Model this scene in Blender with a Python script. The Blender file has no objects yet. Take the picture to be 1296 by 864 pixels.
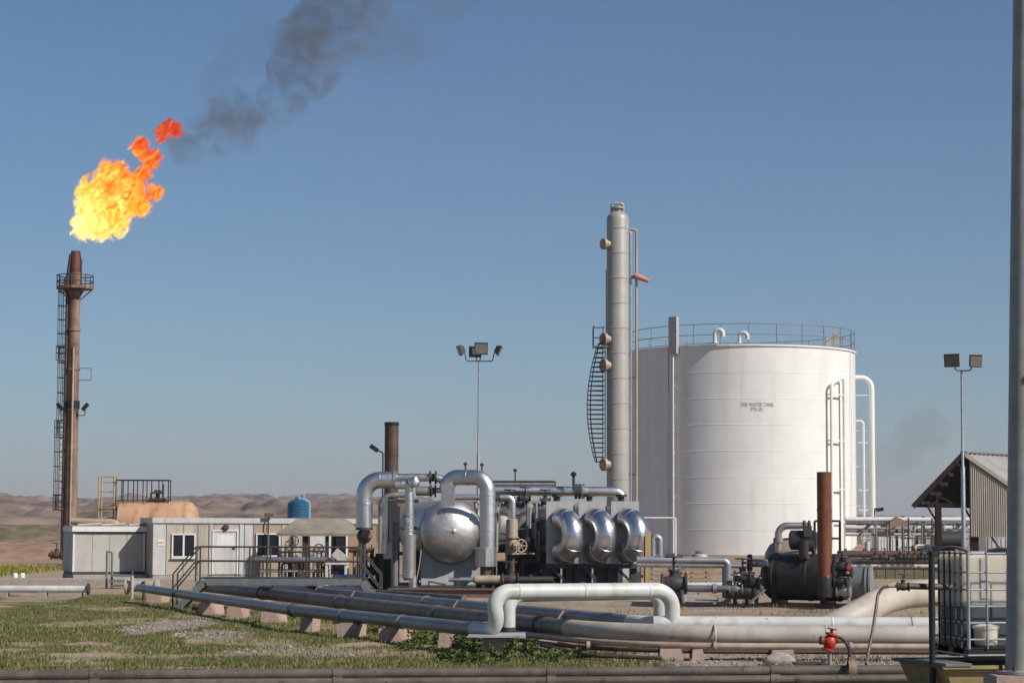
import bpy, math, random
import numpy as np
from mathutils import Vector, Matrix
random.seed(7)
rng = np.random.default_rng(11)
S = bpy.context.scene
COL = S.collection
R = math.radians

# ------------------------------------------------------------------ camera
FPX, K, EYE = 2750.0, 1.375, 2.3          # focal length in photo pixels; depth unit; eye height
PITCH, ROLL = math.atan(230 / FPX), 0.004
cp, sp = math.cos(PITCH), math.sin(PITCH)
FW = Vector((0, cp, sp))
U0, R0 = Vector((0, -sp, cp)), Vector((1, 0, 0))
UP = U0 * math.cos(ROLL) - R0 * math.sin(ROLL)
RT = R0 * math.cos(ROLL) + U0 * math.sin(ROLL)
EYEP = Vector((0, 0, EYE))
cam = bpy.data.cameras.new('camera')
cam.sensor_width = 36.0
cam.lens = FPX / 1296 * 36
cam.clip_start, cam.clip_end = 0.5, 30000
co = bpy.data.objects.new('camera', cam)
COL.objects.link(co)
co.matrix_world = Matrix(((RT.x, UP.x, -FW.x, 0), (RT.y, UP.y, -FW.y, 0), (RT.z, UP.z, -FW.z, EYE), (0, 0, 0, 1)))
S.camera = co

# ------------------------------------------------------------------ light, sky, render
SUN_EL, SUN_AZ = R(38), math.atan2(0.835, -0.55)      # direction to the sun, clockwise from +Y
sd = Vector((math.sin(SUN_AZ) * math.cos(SUN_EL), math.cos(SUN_AZ) * math.cos(SUN_EL), math.sin(SUN_EL)))
sl = bpy.data.lights.new('sun', 'SUN')
sl.energy, sl.angle, sl.color = 4.6, R(0.53), (1.0, 0.955, 0.885)
so = bpy.data.objects.new('sun', sl)
COL.objects.link(so)
so.rotation_euler = sd.to_track_quat('Z', 'Y').to_euler()
W = bpy.data.worlds.new('World')
S.world = W
W.use_nodes = True
wn = W.node_tree
sky = wn.nodes.new('ShaderNodeTexSky')
sky.sky_type = 'NISHITA'
sky.sun_disc = False
sky.sun_elevation, sky.sun_rotation = SUN_EL, SUN_AZ
sky.altitude, sky.air_density, sky.dust_density, sky.ozone_density = 2000, 1.15, 2.2, 4.2
tint = wn.nodes.new('ShaderNodeMix'); tint.data_type = 'RGBA'; tint.blend_type = 'MULTIPLY'
tint.inputs[0].default_value = 1.0; tint.inputs[7].default_value = (0.90, 1.01, 1.06, 1)
wn.links.new(sky.outputs[0], tint.inputs[6])
wn.links.new(tint.outputs[2], wn.nodes['Background'].inputs[0])
wn.nodes['Background'].inputs[1].default_value = 0.070
S.view_settings.view_transform = 'Standard'
S.view_settings.look = 'None'
S.view_settings.exposure = 0.06
S.view_settings.gamma = 1.0
S.render.engine = 'CYCLES'
cy = S.cycles
cy.use_denoising = True
cy.use_adaptive_sampling = True
cy.adaptive_threshold = 0.015
cy.max_bounces, cy.diffuse_bounces, cy.glossy_bounces = 6, 3, 4
cy.transmission_bounces, cy.transparent_max_bounces, cy.volume_bounces = 4, 12, 1
cy.caustics_reflective = cy.caustics_refractive = False
cy.volume_step_rate = 0.35
cy.volume_max_steps = 256

# ------------------------------------------------------------------ pixel -> place helpers
def ray(px, py):
    return FW + RT * ((px - 648) / FPX) - UP * ((py - 432) / FPX)
def P(px, py, d):
    r = ray(px, py)
    return EYEP + r * (d * K / r.y)
def G(px, py, z=0.0):
    r = ray(px, py)
    return EYEP + r * ((z - EYE) / r.z)
def M_(px, d):
    return px * d / 2000.0
class Face:
    """a vertical wall plane: origin, horizontal run u, outward normal n"""
    def __init__(s, o, rz):
        s.o = Vector((o.x, o.y, 0)); s.u = Vector((math.cos(rz), math.sin(rz), 0)); s.n = Vector((math.sin(rz), -math.cos(rz), 0)); s.rz = rz
    def uz(s, px, py):
        r = ray(px, py)
        t = (s.o - EYEP).dot(s.n) / r.dot(s.n)
        q = EYEP + r * t
        return (q - s.o).dot(s.u), q.z
    def at(s, u, z, out=0.0):
        return s.o + s.u * u + s.n * out + Vector((0, 0, z))

# ------------------------------------------------------------------ noise
def _hash(ix, iy, seed):
    n = (ix.astype(np.int64) * 374761393 + iy.astype(np.int64) * 668265263 + seed * 982451653) & 0x7fffffff
    n = ((n ^ (n >> 13)) * 1274126177) & 0x7fffffff
    return ((n ^ (n >> 16)) & 0xffff) / 65535.0
def vnoise(x, y, seed=0):
    x = np.asarray(x, float); y = np.asarray(y, float)
    ix, iy = np.floor(x), np.floor(y)
    fx, fy = x - ix, y - iy
    fx = fx * fx * (3 - 2 * fx); fy = fy * fy * (3 - 2 * fy)
    a, b = _hash(ix, iy, seed), _hash(ix + 1, iy, seed)
    c, d = _hash(ix, iy + 1, seed), _hash(ix + 1, iy + 1, seed)
    return (a + (b - a) * fx) * (1 - fy) + (c + (d - c) * fx) * fy
def fbm(x, y, seed=0, o=4):
    s, a, t = 0, 1.0, 0
    for k in range(o):
        s = s + a * vnoise(x * 2 ** k, y * 2 ** k, seed + k); t += a; a *= 0.5
    return s / t
def sm(x):
    x = np.clip(x, 0, 1)
    return x * x * (3 - 2 * x)

# ------------------------------------------------------------------ materials
def _n(t, kind, **kw):
    n = t.nodes.new(kind)
    for k, v in kw.items():
        setattr(n, k, v)
    return n
MATS = {}
def mat(name, c1, c2=None, scale=3.0, rough=0.5, metal=0.0, bump=0.0, bscale=30.0, streak=None, samt=0.6, spec=0.5, lo=0.35, hi=0.65, rvar=0.12, trans=0.0, spots=None, spot_t=0.66):
    m = bpy.data.materials.new(name)
    m.use_nodes = True
    t = m.node_tree
    b = t.nodes['Principled BSDF']
    tc = _n(t, 'ShaderNodeTexCoord')
    nz = _n(t, 'ShaderNodeTexNoise'); nz.inputs['Scale'].default_value = scale; nz.inputs['Detail'].default_value = 7; nz.inputs['Roughness'].default_value = 0.62
    t.links.new(tc.outputs['Object'], nz.inputs['Vector'])
    rp = _n(t, 'ShaderNodeMapRange'); rp.inputs[1].default_value = lo; rp.inputs[2].default_value = hi
    t.links.new(nz.outputs[0], rp.inputs[0])
    mx = _n(t, 'ShaderNodeMix', data_type='RGBA')
    mx.inputs[6].default_value = (*c1, 1)
    mx.inputs[7].default_value = (*(c2 or tuple(min(1, v * 0.82) for v in c1)), 1)
    t.links.new(rp.outputs[0], mx.inputs[0])
    colour = mx.outputs[2]
    if streak:
        mp = _n(t, 'ShaderNodeMapping'); mp.inputs['Scale'].default_value = (1, 1, 0.07)
        t.links.new(tc.outputs['Object'], mp.inputs[0])
        n2 = _n(t, 'ShaderNodeTexNoise'); n2.inputs['Scale'].default_value = scale * 2.6; n2.inputs['Detail'].default_value = 5
        t.links.new(mp.outputs[0], n2.inputs['Vector'])
        r2 = _n(t, 'ShaderNodeMapRange'); r2.inputs[1].default_value = 0.5; r2.inputs[2].default_value = 0.72; r2.inputs[4].default_value = samt
        t.links.new(n2.outputs[0], r2.inputs[0])
        m2 = _n(t, 'ShaderNodeMix', data_type='RGBA')
        t.links.new(r2.outputs[0], m2.inputs[0]); t.links.new(colour, m2.inputs[6]); m2.inputs[7].default_value = (*streak, 1)
        colour = m2.outputs[2]
    if spots:
        n5 = _n(t, 'ShaderNodeTexNoise'); n5.inputs['Scale'].default_value = scale * 4.5; n5.inputs['Detail'].default_value = 8; n5.inputs['Roughness'].default_value = 0.7
        t.links.new(tc.outputs['Object'], n5.inputs['Vector'])
        r5 = _n(t, 'ShaderNodeMapRange'); r5.inputs[1].default_value = spot_t - 0.05; r5.inputs[2].default_value = spot_t + 0.03
        t.links.new(n5.outputs[0], r5.inputs[0])
        m5 = _n(t, 'ShaderNodeMix', data_type='RGBA')
        t.links.new(r5.outputs[0], m5.inputs[0]); t.links.new(colour, m5.inputs[6]); m5.inputs[7].default_value = (*spots, 1)
        colour = m5.outputs[2]
    t.links.new(colour, b.inputs['Base Color'])
    b.inputs['Metallic'].default_value = metal
    b.inputs['Specular IOR Level'].default_value = spec
    rr = _n(t, 'ShaderNodeMapRange'); rr.inputs[3].default_value = max(0.03, rough - rvar); rr.inputs[4].default_value = min(1, rough + rvar)
    n3 = _n(t, 'ShaderNodeTexNoise'); n3.inputs['Scale'].default_value = scale * 3.3; n3.inputs['Detail'].default_value = 4
    t.links.new(tc.outputs['Object'], n3.inputs['Vector']); t.links.new(n3.outputs[0], rr.inputs[0])
    t.links.new(rr.outputs[0], b.inputs['Roughness'])
    if bump:
        n4 = _n(t, 'ShaderNodeTexNoise'); n4.inputs['Scale'].default_value = bscale; n4.inputs['Detail'].default_value = 4
        t.links.new(tc.outputs['Object'], n4.inputs['Vector'])
        bp = _n(t, 'ShaderNodeBump'); bp.inputs['Strength'].default_value = bump; bp.inputs['Distance'].default_value = 0.02
        t.links.new(n4.outputs[0], bp.inputs['Height']); t.links.new(bp.outputs[0], b.inputs['Normal'])
    if trans:
        b.inputs['Transmission Weight'].default_value = trans
    MATS[name] = m
    return m
mat('tank_white', (0.775, 0.77, 0.725), (0.71, 0.705, 0.665), 0.5, 0.5, streak=(0.60, 0.56, 0.50), samt=0.45, bump=0.10, bscale=0.9, spots=(0.5, 0.40, 0.32), spot_t=0.73)
mat('white', (0.72, 0.71, 0.68), (0.62, 0.61, 0.58), 3, 0.5, streak=(0.45, 0.40, 0.34), samt=0.3)
mat('pipe_white', (0.62, 0.62, 0.585), (0.48, 0.48, 0.455), 1.5, 0.48, streak=(0.36, 0.32, 0.26), samt=0.5, bump=0.10, bscale=12, spots=(0.26, 0.17, 0.11), spot_t=0.68)
mat('cream', (0.49, 0.435, 0.37), (0.37, 0.325, 0.27), 1.4, 0.55, bump=0.10, bscale=12, streak=(0.32, 0.25, 0.19), samt=0.5, spots=(0.24, 0.15, 0.10), spot_t=0.67)
mat('cladding', (0.68, 0.67, 0.66), (0.54, 0.53, 0.52), 2.2, 0.42, 1.0, bump=0.14, bscale=6)
mat('bright_cladding', (0.72, 0.71, 0.70), (0.62, 0.61, 0.60), 2.2, 0.31, 1.0, bump=0.05, bscale=4)
mat('satin_cladding', (0.66, 0.64, 0.62), (0.54, 0.52, 0.50), 2.2, 0.52, 1.0, bump=0.10, bscale=6)
mat('dull_cladding', (0.50, 0.48, 0.45), (0.40, 0.38, 0.36), 2.2, 0.4, 0.75, bump=0.08, bscale=7, streak=(0.30, 0.26, 0.22))
mat('column_grey', (0.40, 0.375, 0.335), (0.34, 0.32, 0.29), 1.2, 0.45, 0.12, bump=0.05, bscale=4, streak=(0.3, 0.28, 0.25), samt=0.4)
mat('blue_grey_pipe', (0.23, 0.24, 0.26), (0.14, 0.14, 0.145), 1.3, 0.38, 0.35, streak=(0.20, 0.15, 0.12), bump=0.1, bscale=14, spots=(0.16, 0.09, 0.06), spot_t=0.64)
mat('galvanised', (0.40, 0.41, 0.42), (0.30, 0.31, 0.32), 4, 0.45, 0.55)
mat('pole_grey', (0.33, 0.325, 0.31), (0.24, 0.235, 0.23), 5, 0.45, 0.0, bump=0.03, bscale=60, streak=(0.28, 0.27, 0.26))
mat('grey_steel', (0.20, 0.205, 0.20), (0.14, 0.145, 0.145), 4, 0.5, 0.1)
mat('grey_plate', (0.46, 0.45, 0.43), (0.39, 0.38, 0.37), 3, 0.55, 0.1, streak=(0.28, 0.25, 0.22))
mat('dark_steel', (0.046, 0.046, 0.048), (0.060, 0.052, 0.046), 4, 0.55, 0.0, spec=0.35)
mat('black', (0.014, 0.014, 0.016), (0.028, 0.025, 0.024), 4, 0.45, 0.0, spec=0.35)
mat('heater_black', (0.022, 0.022, 0.025), (0.045, 0.040, 0.036), 2.0, 0.40, 0.0, spec=0.35, bump=0.05, bscale=9, streak=(0.10, 0.08, 0.07), samt=0.5)
mat('flare_rust', (0.27, 0.165, 0.115), (0.12, 0.062, 0.04), 1.1, 0.65, 0.1, bump=0.15, streak=(0.45, 0.33, 0.25), samt=0.6)
mat('flare_tip', (0.16, 0.05, 0.035), (0.09, 0.035, 0.028), 3, 0.7, 0.1, streak=(0.22, 0.10, 0.06))
mat('chimney_rust', (0.20, 0.060, 0.022), (0.12, 0.035, 0.016), 2.5, 0.6, 0.0, streak=(0.06, 0.025, 0.02), samt=0.6)
mat('old_rust', (0.10, 0.055, 0.038), (0.055, 0.034, 0.027), 2.5, 0.6, 0.0, streak=(0.20, 0.07, 0.03), samt=0.6)
mat('salmon_tank', (0.52, 0.33, 0.20), (0.44, 0.25, 0.14), 1.1, 0.6, streak=(0.25, 0.11, 0.06), samt=0.7)
mat('salmon', (0.58, 0.25, 0.15), (0.50, 0.21, 0.13), 4, 0.7)
mat('brown_pipe', (0.165, 0.13, 0.11), (0.095, 0.074, 0.062), 1.6, 0.5, 0.1, bump=0.15, bscale=16, streak=(0.24, 0.19, 0.15), spots=(0.07, 0.045, 0.035), spot_t=0.63)
mat('tan_pipe', (0.46, 0.37, 0.28), (0.36, 0.27, 0.2), 2.2, 0.5, 0.05, streak=(0.25, 0.18, 0.12))
mat('copper_tan', (0.40, 0.31, 0.235), (0.30, 0.23, 0.175), 3, 0.55, 0.1)
mat('concrete', (0.40, 0.345, 0.28), (0.30, 0.255, 0.21), 4, 0.85, bump=0.3)
mat('pink_concrete', (0.44, 0.31, 0.25), (0.34, 0.24, 0.19), 5, 0.9, bump=0.4, lo=0.3, hi=0.7)
mat('panel_beige', (0.46, 0.40, 0.315), (0.38, 0.33, 0.26), 1.5, 0.6, streak=(0.22, 0.18, 0.14), samt=0.5)
mat('panel_peach', (0.40, 0.29, 0.225), (0.35, 0.25, 0.19), 1.5, 0.6, streak=(0.36, 0.27, 0.2), samt=0.35)
mat('panel_brown', (0.33, 0.21, 0.13), (0.27, 0.17, 0.10), 2, 0.6, streak=(0.26, 0.16, 0.1))
mat('panel_white', (0.54, 0.525, 0.51), (0.46, 0.445, 0.43), 2, 0.55, streak=(0.32, 0.28, 0.23), samt=0.5)
mat('shed_grey', (0.45, 0.43, 0.385), (0.38, 0.36, 0.325), 1.3, 0.6, streak=(0.36, 0.33, 0.28), samt=0.35)
mat('felt_roof', (0.34, 0.295, 0.22), (0.19, 0.165, 0.13), 1.6, 0.8, bump=0.2, streak=(0.24, 0.20, 0.15), samt=0.6)
mat('glass_dark', (0.012, 0.014, 0.018), (0.02, 0.022, 0.026), 2, 0.08, rvar=0.03)
mat('blue_plastic', (0.022, 0.10, 0.19), (0.018, 0.075, 0.15), 3, 0.45)
mat('pale_blue', (0.20, 0.31, 0.38), (0.16, 0.26, 0.32), 3, 0.45)
mat('yellow_paint', (0.45, 0.34, 0.16), (0.42, 0.29, 0.12), 4, 0.55, streak=(0.25, 0.15, 0.08))
mat('tray_yellow', (0.34, 0.26, 0.11), (0.25, 0.18, 0.08), 3, 0.5, streak=(0.22, 0.15, 0.07), samt=0.7)
mat('roof_sheet', (0.30, 0.28, 0.26), (0.22, 0.21, 0.20), 1.6, 0.5, 0.4, streak=(0.18, 0.13, 0.1))
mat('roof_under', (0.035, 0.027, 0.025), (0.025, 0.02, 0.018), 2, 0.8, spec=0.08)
mat('wall_sheet', (0.41, 0.37, 0.31), (0.34, 0.31, 0.26), 1.2, 0.55, 0.2, streak=(0.28, 0.24, 0.19))
mat('wood', (0.42, 0.29, 0.18), (0.30, 0.20, 0.13), 7, 0.75, bump=0.2)
mat('red', (0.50, 0.045, 0.025), (0.38, 0.035, 0.02), 6, 0.45)
mat('ibc_plastic', (0.66, 0.60, 0.50), (0.56, 0.50, 0.41), 2, 0.35)
_b = MATS['ibc_plastic'].node_tree.nodes['Principled BSDF']
_b.inputs['Subsurface Weight'].default_value = 0.7; _b.inputs['Subsurface Scale'].default_value = 0.25; _b.inputs['Subsurface Radius'].default_value = (1, .9, .7)
mat('ibc_liquid', (0.075, 0.095, 0.105), (0.05, 0.062, 0.07), 2, 0.25)
mat('rubber', (0.02, 0.02, 0.02), (0.03, 0.03, 0.03), 6, 0.5)
mat('hose_tan', (0.17, 0.11, 0.075), (0.12, 0.08, 0.055), 6, 0.5)
mat('skid_red', (0.20, 0.11, 0.085), (0.15, 0.085, 0.07), 3, 0.6)
mat('lamp_glass', (0.17, 0.155, 0.14), (0.13, 0.12, 0.105), 6, 0.2)
mat('tarp', (0.30, 0.20, 0.125), (0.22, 0.15, 0.1), 3, 0.7)
mat('lettering', (0.24, 0.225, 0.215), (0.36, 0.34, 0.32), 8, 0.6)
mat('drum_blue', (0.03, 0.035, 0.09), (0.025, 0.03, 0.07), 3, 0.5)
mat('stone', (0.38, 0.32, 0.27), (0.26, 0.22, 0.19), 9, 0.9)
mat('red_earth', (0.36, 0.23, 0.16), (0.22, 0.14, 0.10), 0.9, 0.95, bump=0.4, bscale=3, spec=0.1)
mat('scrub_earth', (0.24, 0.18, 0.125), (0.10, 0.088, 0.058), 0.5, 0.95, bump=0.4, bscale=2, spec=0.1)
mat('olive', (0.17, 0.145, 0.075), (0.11, 0.10, 0.055), 4, 0.8)

# ------------------------------------------------------------------ mesh builder
ORG = {}
class MB:
    def __init__(s):
        s.V, s.F = [], []
    def _add(s, vs, fs):
        o = len(s.V)
        s.V.extend(Vector(v) for v in vs)
        s.F.extend(tuple(i + o for i in f) for f in fs)
        return s
    def box(s, c, size, rz=0.0, m=None):
        x, y, z = (v / 2 for v in size)
        rot = m or Matrix.Rotation(rz, 3, 'Z')
        c = Vector(c)
        vs = [c + rot @ Vector(p) for p in ((-x, -y, -z), (x, -y, -z), (x, y, -z), (-x, y, -z), (-x, -y, z), (x, -y, z), (x, y, z), (-x, y, z))]
        return s._add(vs, [(0, 3, 2, 1), (4, 5, 6, 7), (0, 1, 5, 4), (1, 2, 6, 5), (2, 3, 7, 6), (3, 0, 4, 7)])
    def bar(s, a, b, w, h=None):
        a, b = Vector(a), Vector(b)
        d = b - a
        q = d.to_track_quat('Y', 'Z').to_matrix()
        return s.box((a + b) / 2, (w, d.length, h or w), m=q)
    def prism(s, poly, ext):
        n = len(poly); e = Vector(ext)
        vs = [Vector(p) for p in poly] + [Vector(p) + e for p in poly]
        fs = [tuple(range(n - 1, -1, -1)), tuple(range(n, 2 * n))] + [(i, (i + 1) % n, n + (i + 1) % n, n + i) for i in range(n)]
        return s._add(vs, fs)
    def tube(s, pts, r, n=14, bend=None, bn=7, closed=False, caps=True):
        pts = [Vector(p) for p in pts]
        if bend:
            out = [pts[0]]
            for i in range(1, len(pts) - 1):
                a, b, c = pts[i - 1], pts[i], pts[i + 1]
                u, v = (a - b).normalized(), (c - b).normalized()
                ang = u.angle(v, math.pi)
                if ang > math.pi - 0.02:
                    out.append(b); continue
                tl = min(bend / math.tan(ang / 2), (a - b).length * 0.49 if i > 1 else (a - b).length * 0.97, (c - b).length * 0.49 if i < len(pts) - 2 else (c - b).length * 0.97)
                rr = tl * math.tan(ang / 2)
                ctr = b + (u + v).normalized() * (rr / math.sin(ang / 2))
                p0 = b + u * tl - ctr; p1 = b + v * tl - ctr
                tot = p0.angle(p1); ax = p0.cross(p1).normalized()
                for k in range(bn + 1):
                    out.append(ctr + Matrix.Rotation(tot * k / bn, 3, ax) @ p0)
            out.append(pts[-1]); pts = out
        rs = r if isinstance(r, (list, tuple)) else [r] * len(pts)
        m = len(pts)
        tg = []
        for i in range(m):
            if closed:
                tg.append((pts[(i + 1) % m] - pts[i - 1]).normalized())
            else:
                tg.append((pts[min(i + 1, m - 1)] - pts[max(i - 1, 0)]).normalized())
        t = tg[0]
        x = t.cross(Vector((0, 0, 1)))
        if x.length < 1e-3: x = t.cross(Vector((1, 0, 0)))
        x.normalize()
        vs = []
        for i in range(m):
            if i:
                q = tg[i - 1].rotation_difference(tg[i]); x = (q @ x).normalized()
            y = tg[i].cross(x)
            for k in range(n):
                a = 2 * math.pi * k / n
                vs.append(pts[i] + (x * math.cos(a) + y * math.sin(a)) * rs[i])
        fs = []
        for i in range(m if closed else m - 1):
            j = (i + 1) % m
            for k in range(n):
                k2 = (k + 1) % n
                fs.append((i * n + k, i * n + k2, j * n + k2, j * n + k))
        if caps and not closed:
            fs.append(tuple(range(n - 1, -1, -1))); fs.append(tuple((m - 1) * n + k for k in range(n)))
        return s._add(vs, fs)
    def lathe(s, prof, o, axis=(0, 0, 1), n=32, caps=True):
        o, ax = Vector(o), Vector(axis).normalized()
        x = ax.cross(Vector((0, 0, 1)))
        if x.length < 1e-3: x = Vector((1, 0, 0))
        x.normalize(); y = ax.cross(x)
        vs, fs = [], []
        for (r, t) in prof:
            for k in range(n):
                a = 2 * math.pi * k / n
                vs.append(o + ax * t + (x * math.cos(a) + y * math.sin(a)) * max(r, 1e-4))
        for i in range(len(prof) - 1):
            for k in range(n):
                k2 = (k + 1) % n
                fs.append((i * n + k, i * n + k2, (i + 1) * n + k2, (i + 1) * n + k))
        if caps:
            fs.append(tuple(range(n - 1, -1, -1))); fs.append(tuple((len(prof) - 1) * n + k for k in range(n)))
        return s._add(vs, fs)
    def ring(s, c, axis, r, tr, n=28, m=6):
        ax = Vector(axis).normalized(); x = ax.cross(Vector((0, 0, 1)))
        if x.length < 1e-3: x = Vector((1, 0, 0))
        x.normalize(); y = ax.cross(x)
        return s.tube([Vector(c) + (x * math.cos(2 * math.pi * k / n) + y * math.sin(2 * math.pi * k / n)) * r for k in range(n)], tr, m, closed=True)
    def flange(s, c, axis, r, th, n=20):
        ax = Vector(axis).normalized()
        return s.lathe([(r, -th / 2), (r, th / 2)], c, ax, n)
    def build(s, name, m, parent=None, smooth=True, angle=40):
        me = bpy.data.meshes.new(name)
        o = ORG.get(parent, Vector((0, 0, 0))) if parent else Vector((0, 0, 0))
        if parent is None and s.V:
            lo = Vector([min(v[i] for v in s.V) for i in range(3)]); hi = Vector([max(v[i] for v in s.V) for i in range(3)])
            o = Vector(((lo.x + hi.x) / 2, (lo.y + hi.y) / 2, lo.z))
        me.from_pydata([v - o for v in s.V], [], s.F)
        me.materials.append(MATS[m] if isinstance(m, str) else m)
        if smooth:
            me.polygons.foreach_set('use_smooth', [True] * len(me.polygons))
            me.set_sharp_from_angle(angle=R(angle))
        me.update()
        ob = bpy.data.objects.new(name, me)
        COL.objects.link(ob)
        if parent: ob.parent = parent
        else: ob.location = o
        ORG[ob] = o
        return ob
def tag(o, label=None, cat=None, group=None, kind=None):
    if label: o['label'] = label
    if cat: o['category'] = cat
    if group: o['group'] = group
    if kind: o['kind'] = kind
    return o
def thing(name, loc, label, cat, group=None):
    e = bpy.data.objects.new(name, None)
    e.empty_display_size = 0.2
    COL.objects.link(e)
    e.location = Vector(loc)
    ORG[e] = Vector(loc)
    return tag(e, label, cat, group)
def copy_tree(o, parent=None):
    c = o.copy(); COL.objects.link(c)
    if parent: c.parent = parent
    for ch in list(o.children): copy_tree(ch, c)
    return c
def V(*a): return Vector(a)
Z = V(0, 0, 1)

# ------------------------------------------------------------------ setting: ground, plain, hills
def in_ell(x, y, px, py, wx, wy, seed):
    c = G(px, py)
    r = np.hypot((x - c.x) / wx, (y - c.y) / wy) + (fbm(x * 0.9, y * 0.45, seed) - 0.5) * 1.3
    return sm((1.15 - r) / 0.4)
LA, LB = G(176, 752), G(612, 812)            # run of the near diagonal pipe on the ground
def grass_mask(x, y):
    x = np.asarray(x, float); y = np.asarray(y, float)
    xl = LA.x + (LB.x - LA.x) * (y - LA.y) / (LB.y - LA.y)
    near = sm((xl + 0.5 - x) / 1.0 + (fbm(x, y, 3) - 0.5)) * sm((LA.y + 2 - y) / 4)
    rightfront = 0.75 * sm((3.2 - x) / 1.6 + (fbm(x, y, 5) - 0.5) * 1.6) * sm((41.5 - y) / 2) * sm((y - 29) / 1)
    g = np.maximum(near, rightfront)
    for (px, py, wx, wy, sd_) in ((215, 792, 1.0, 2.6, 21), (265, 803, 0.9, 1.9, 23), (335, 822, 0.9, 1.0, 25), (95, 789, 1.0, 1.1, 27), (180, 829, 1.5, 0.9, 31), (290, 828, 1.2, 0.8, 33), (50, 756, 1.0, 4.5, 37), (400, 826, 0.6, 0.8, 39)):
        g = g * (1 - 0.92 * in_ell(x, y, px, py, wx, wy, sd_))
    g = g * sm((fbm(x * 1.3, y * 0.8, 9) - 0.24) / 0.16) * (0.34 + 0.66 * sm((fbm(x * 0.55, y * 0.28, 13) - 0.34) / 0.16))
    yel = sm((y - 88) / 3) * sm((112 - y) / 4) * sm((-21.5 - x) / 1.5)
    spot = 0.35 * sm((fbm(x * 0.5, y * 0.3, 41) - 0.52) / 0.12) * sm((95 - y) / 20)
    return np.clip(np.maximum(np.maximum(g, yel * 0.9), spot), 0, 1)
def gravel_mask(x, y):
    g = np.zeros_like(x)
    for (px, py, wx, wy, sd_) in ((215, 792, 1.0, 2.7, 21), (265, 803, 0.9, 2.0, 23), (335, 822, 1.0, 1.1, 25), (400, 826, 0.7, 0.9, 39)):
        g = np.maximum(g, in_ell(x, y, px, py, wx, wy, sd_))
    rf = sm((x - 1.6) / 1.2 + (fbm(x, y, 51) - 0.5)) * sm((48 - y) / 5)
    return np.maximum(g, rf * 0.9)
def ground_z(x, y):
    z = (fbm(x * 0.7, y * 0.5, 61) - 0.5) * 0.12 * sm((70 - y) / 10)
    berm = 0.42 * sm((26.8 - y) / 1.4) * sm((x - 3.4) / 1.0) * sm((14 - x) / 3)
    return z + berm
xs = np.concatenate([-np.geomspace(16, 5600, 40)[::-1], np.arange(-15.8, 15.9, 0.2), np.geomspace(16, 5600, 40)])
ys = np.concatenate([-np.geomspace(6, 200, 10)[::-1], np.arange(-4, 24, 2.0), np.arange(24, 70, 0.25), np.geomspace(70.5, 5700, 70)])
gx, gy = np.meshgrid(xs, ys)
gz = ground_z(gx, gy)
nx, ny = len(xs), len(ys)
me = bpy.data.meshes.new('ground')
vv = np.stack([gx.ravel(), gy.ravel(), gz.ravel()], 1)
idx = np.arange(nx * ny).reshape(ny, nx)
ff = np.stack([idx[:-1, :-1].ravel(), idx[:-1, 1:].ravel(), idx[1:, 1:].ravel(), idx[1:, :-1].ravel()], 1)
def np_mesh(name, vv, ff, mtl, smooth=True, attrs=None):
    me = bpy.data.meshes.new(name)
    k = ff.shape[1]
    me.vertices.add(len(vv)); me.vertices.foreach_set('co', np.asarray(vv, np.float32).ravel())
    me.loops.add(ff.size); me.loops.foreach_set('vertex_index', ff.astype(np.int32).ravel())
    me.polygons.add(len(ff)); me.polygons.foreach_set('loop_start', np.arange(0, ff.size, k, dtype=np.int32))
    me.polygons.foreach_set('use_smooth', np.full(len(ff), smooth))
    for an, av in (attrs or {}).items():
        a = me.attributes.new(an, 'FLOAT', 'POINT'); a.data.foreach_set('value', np.asarray(av, np.float32).ravel())
    me.update(calc_edges=True); me.validate()
    me.materials.append(mtl)
    o = bpy.data.objects.new(name, me); COL.objects.link(o)
    ORG[o] = V(0, 0, 0)
    return o
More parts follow.
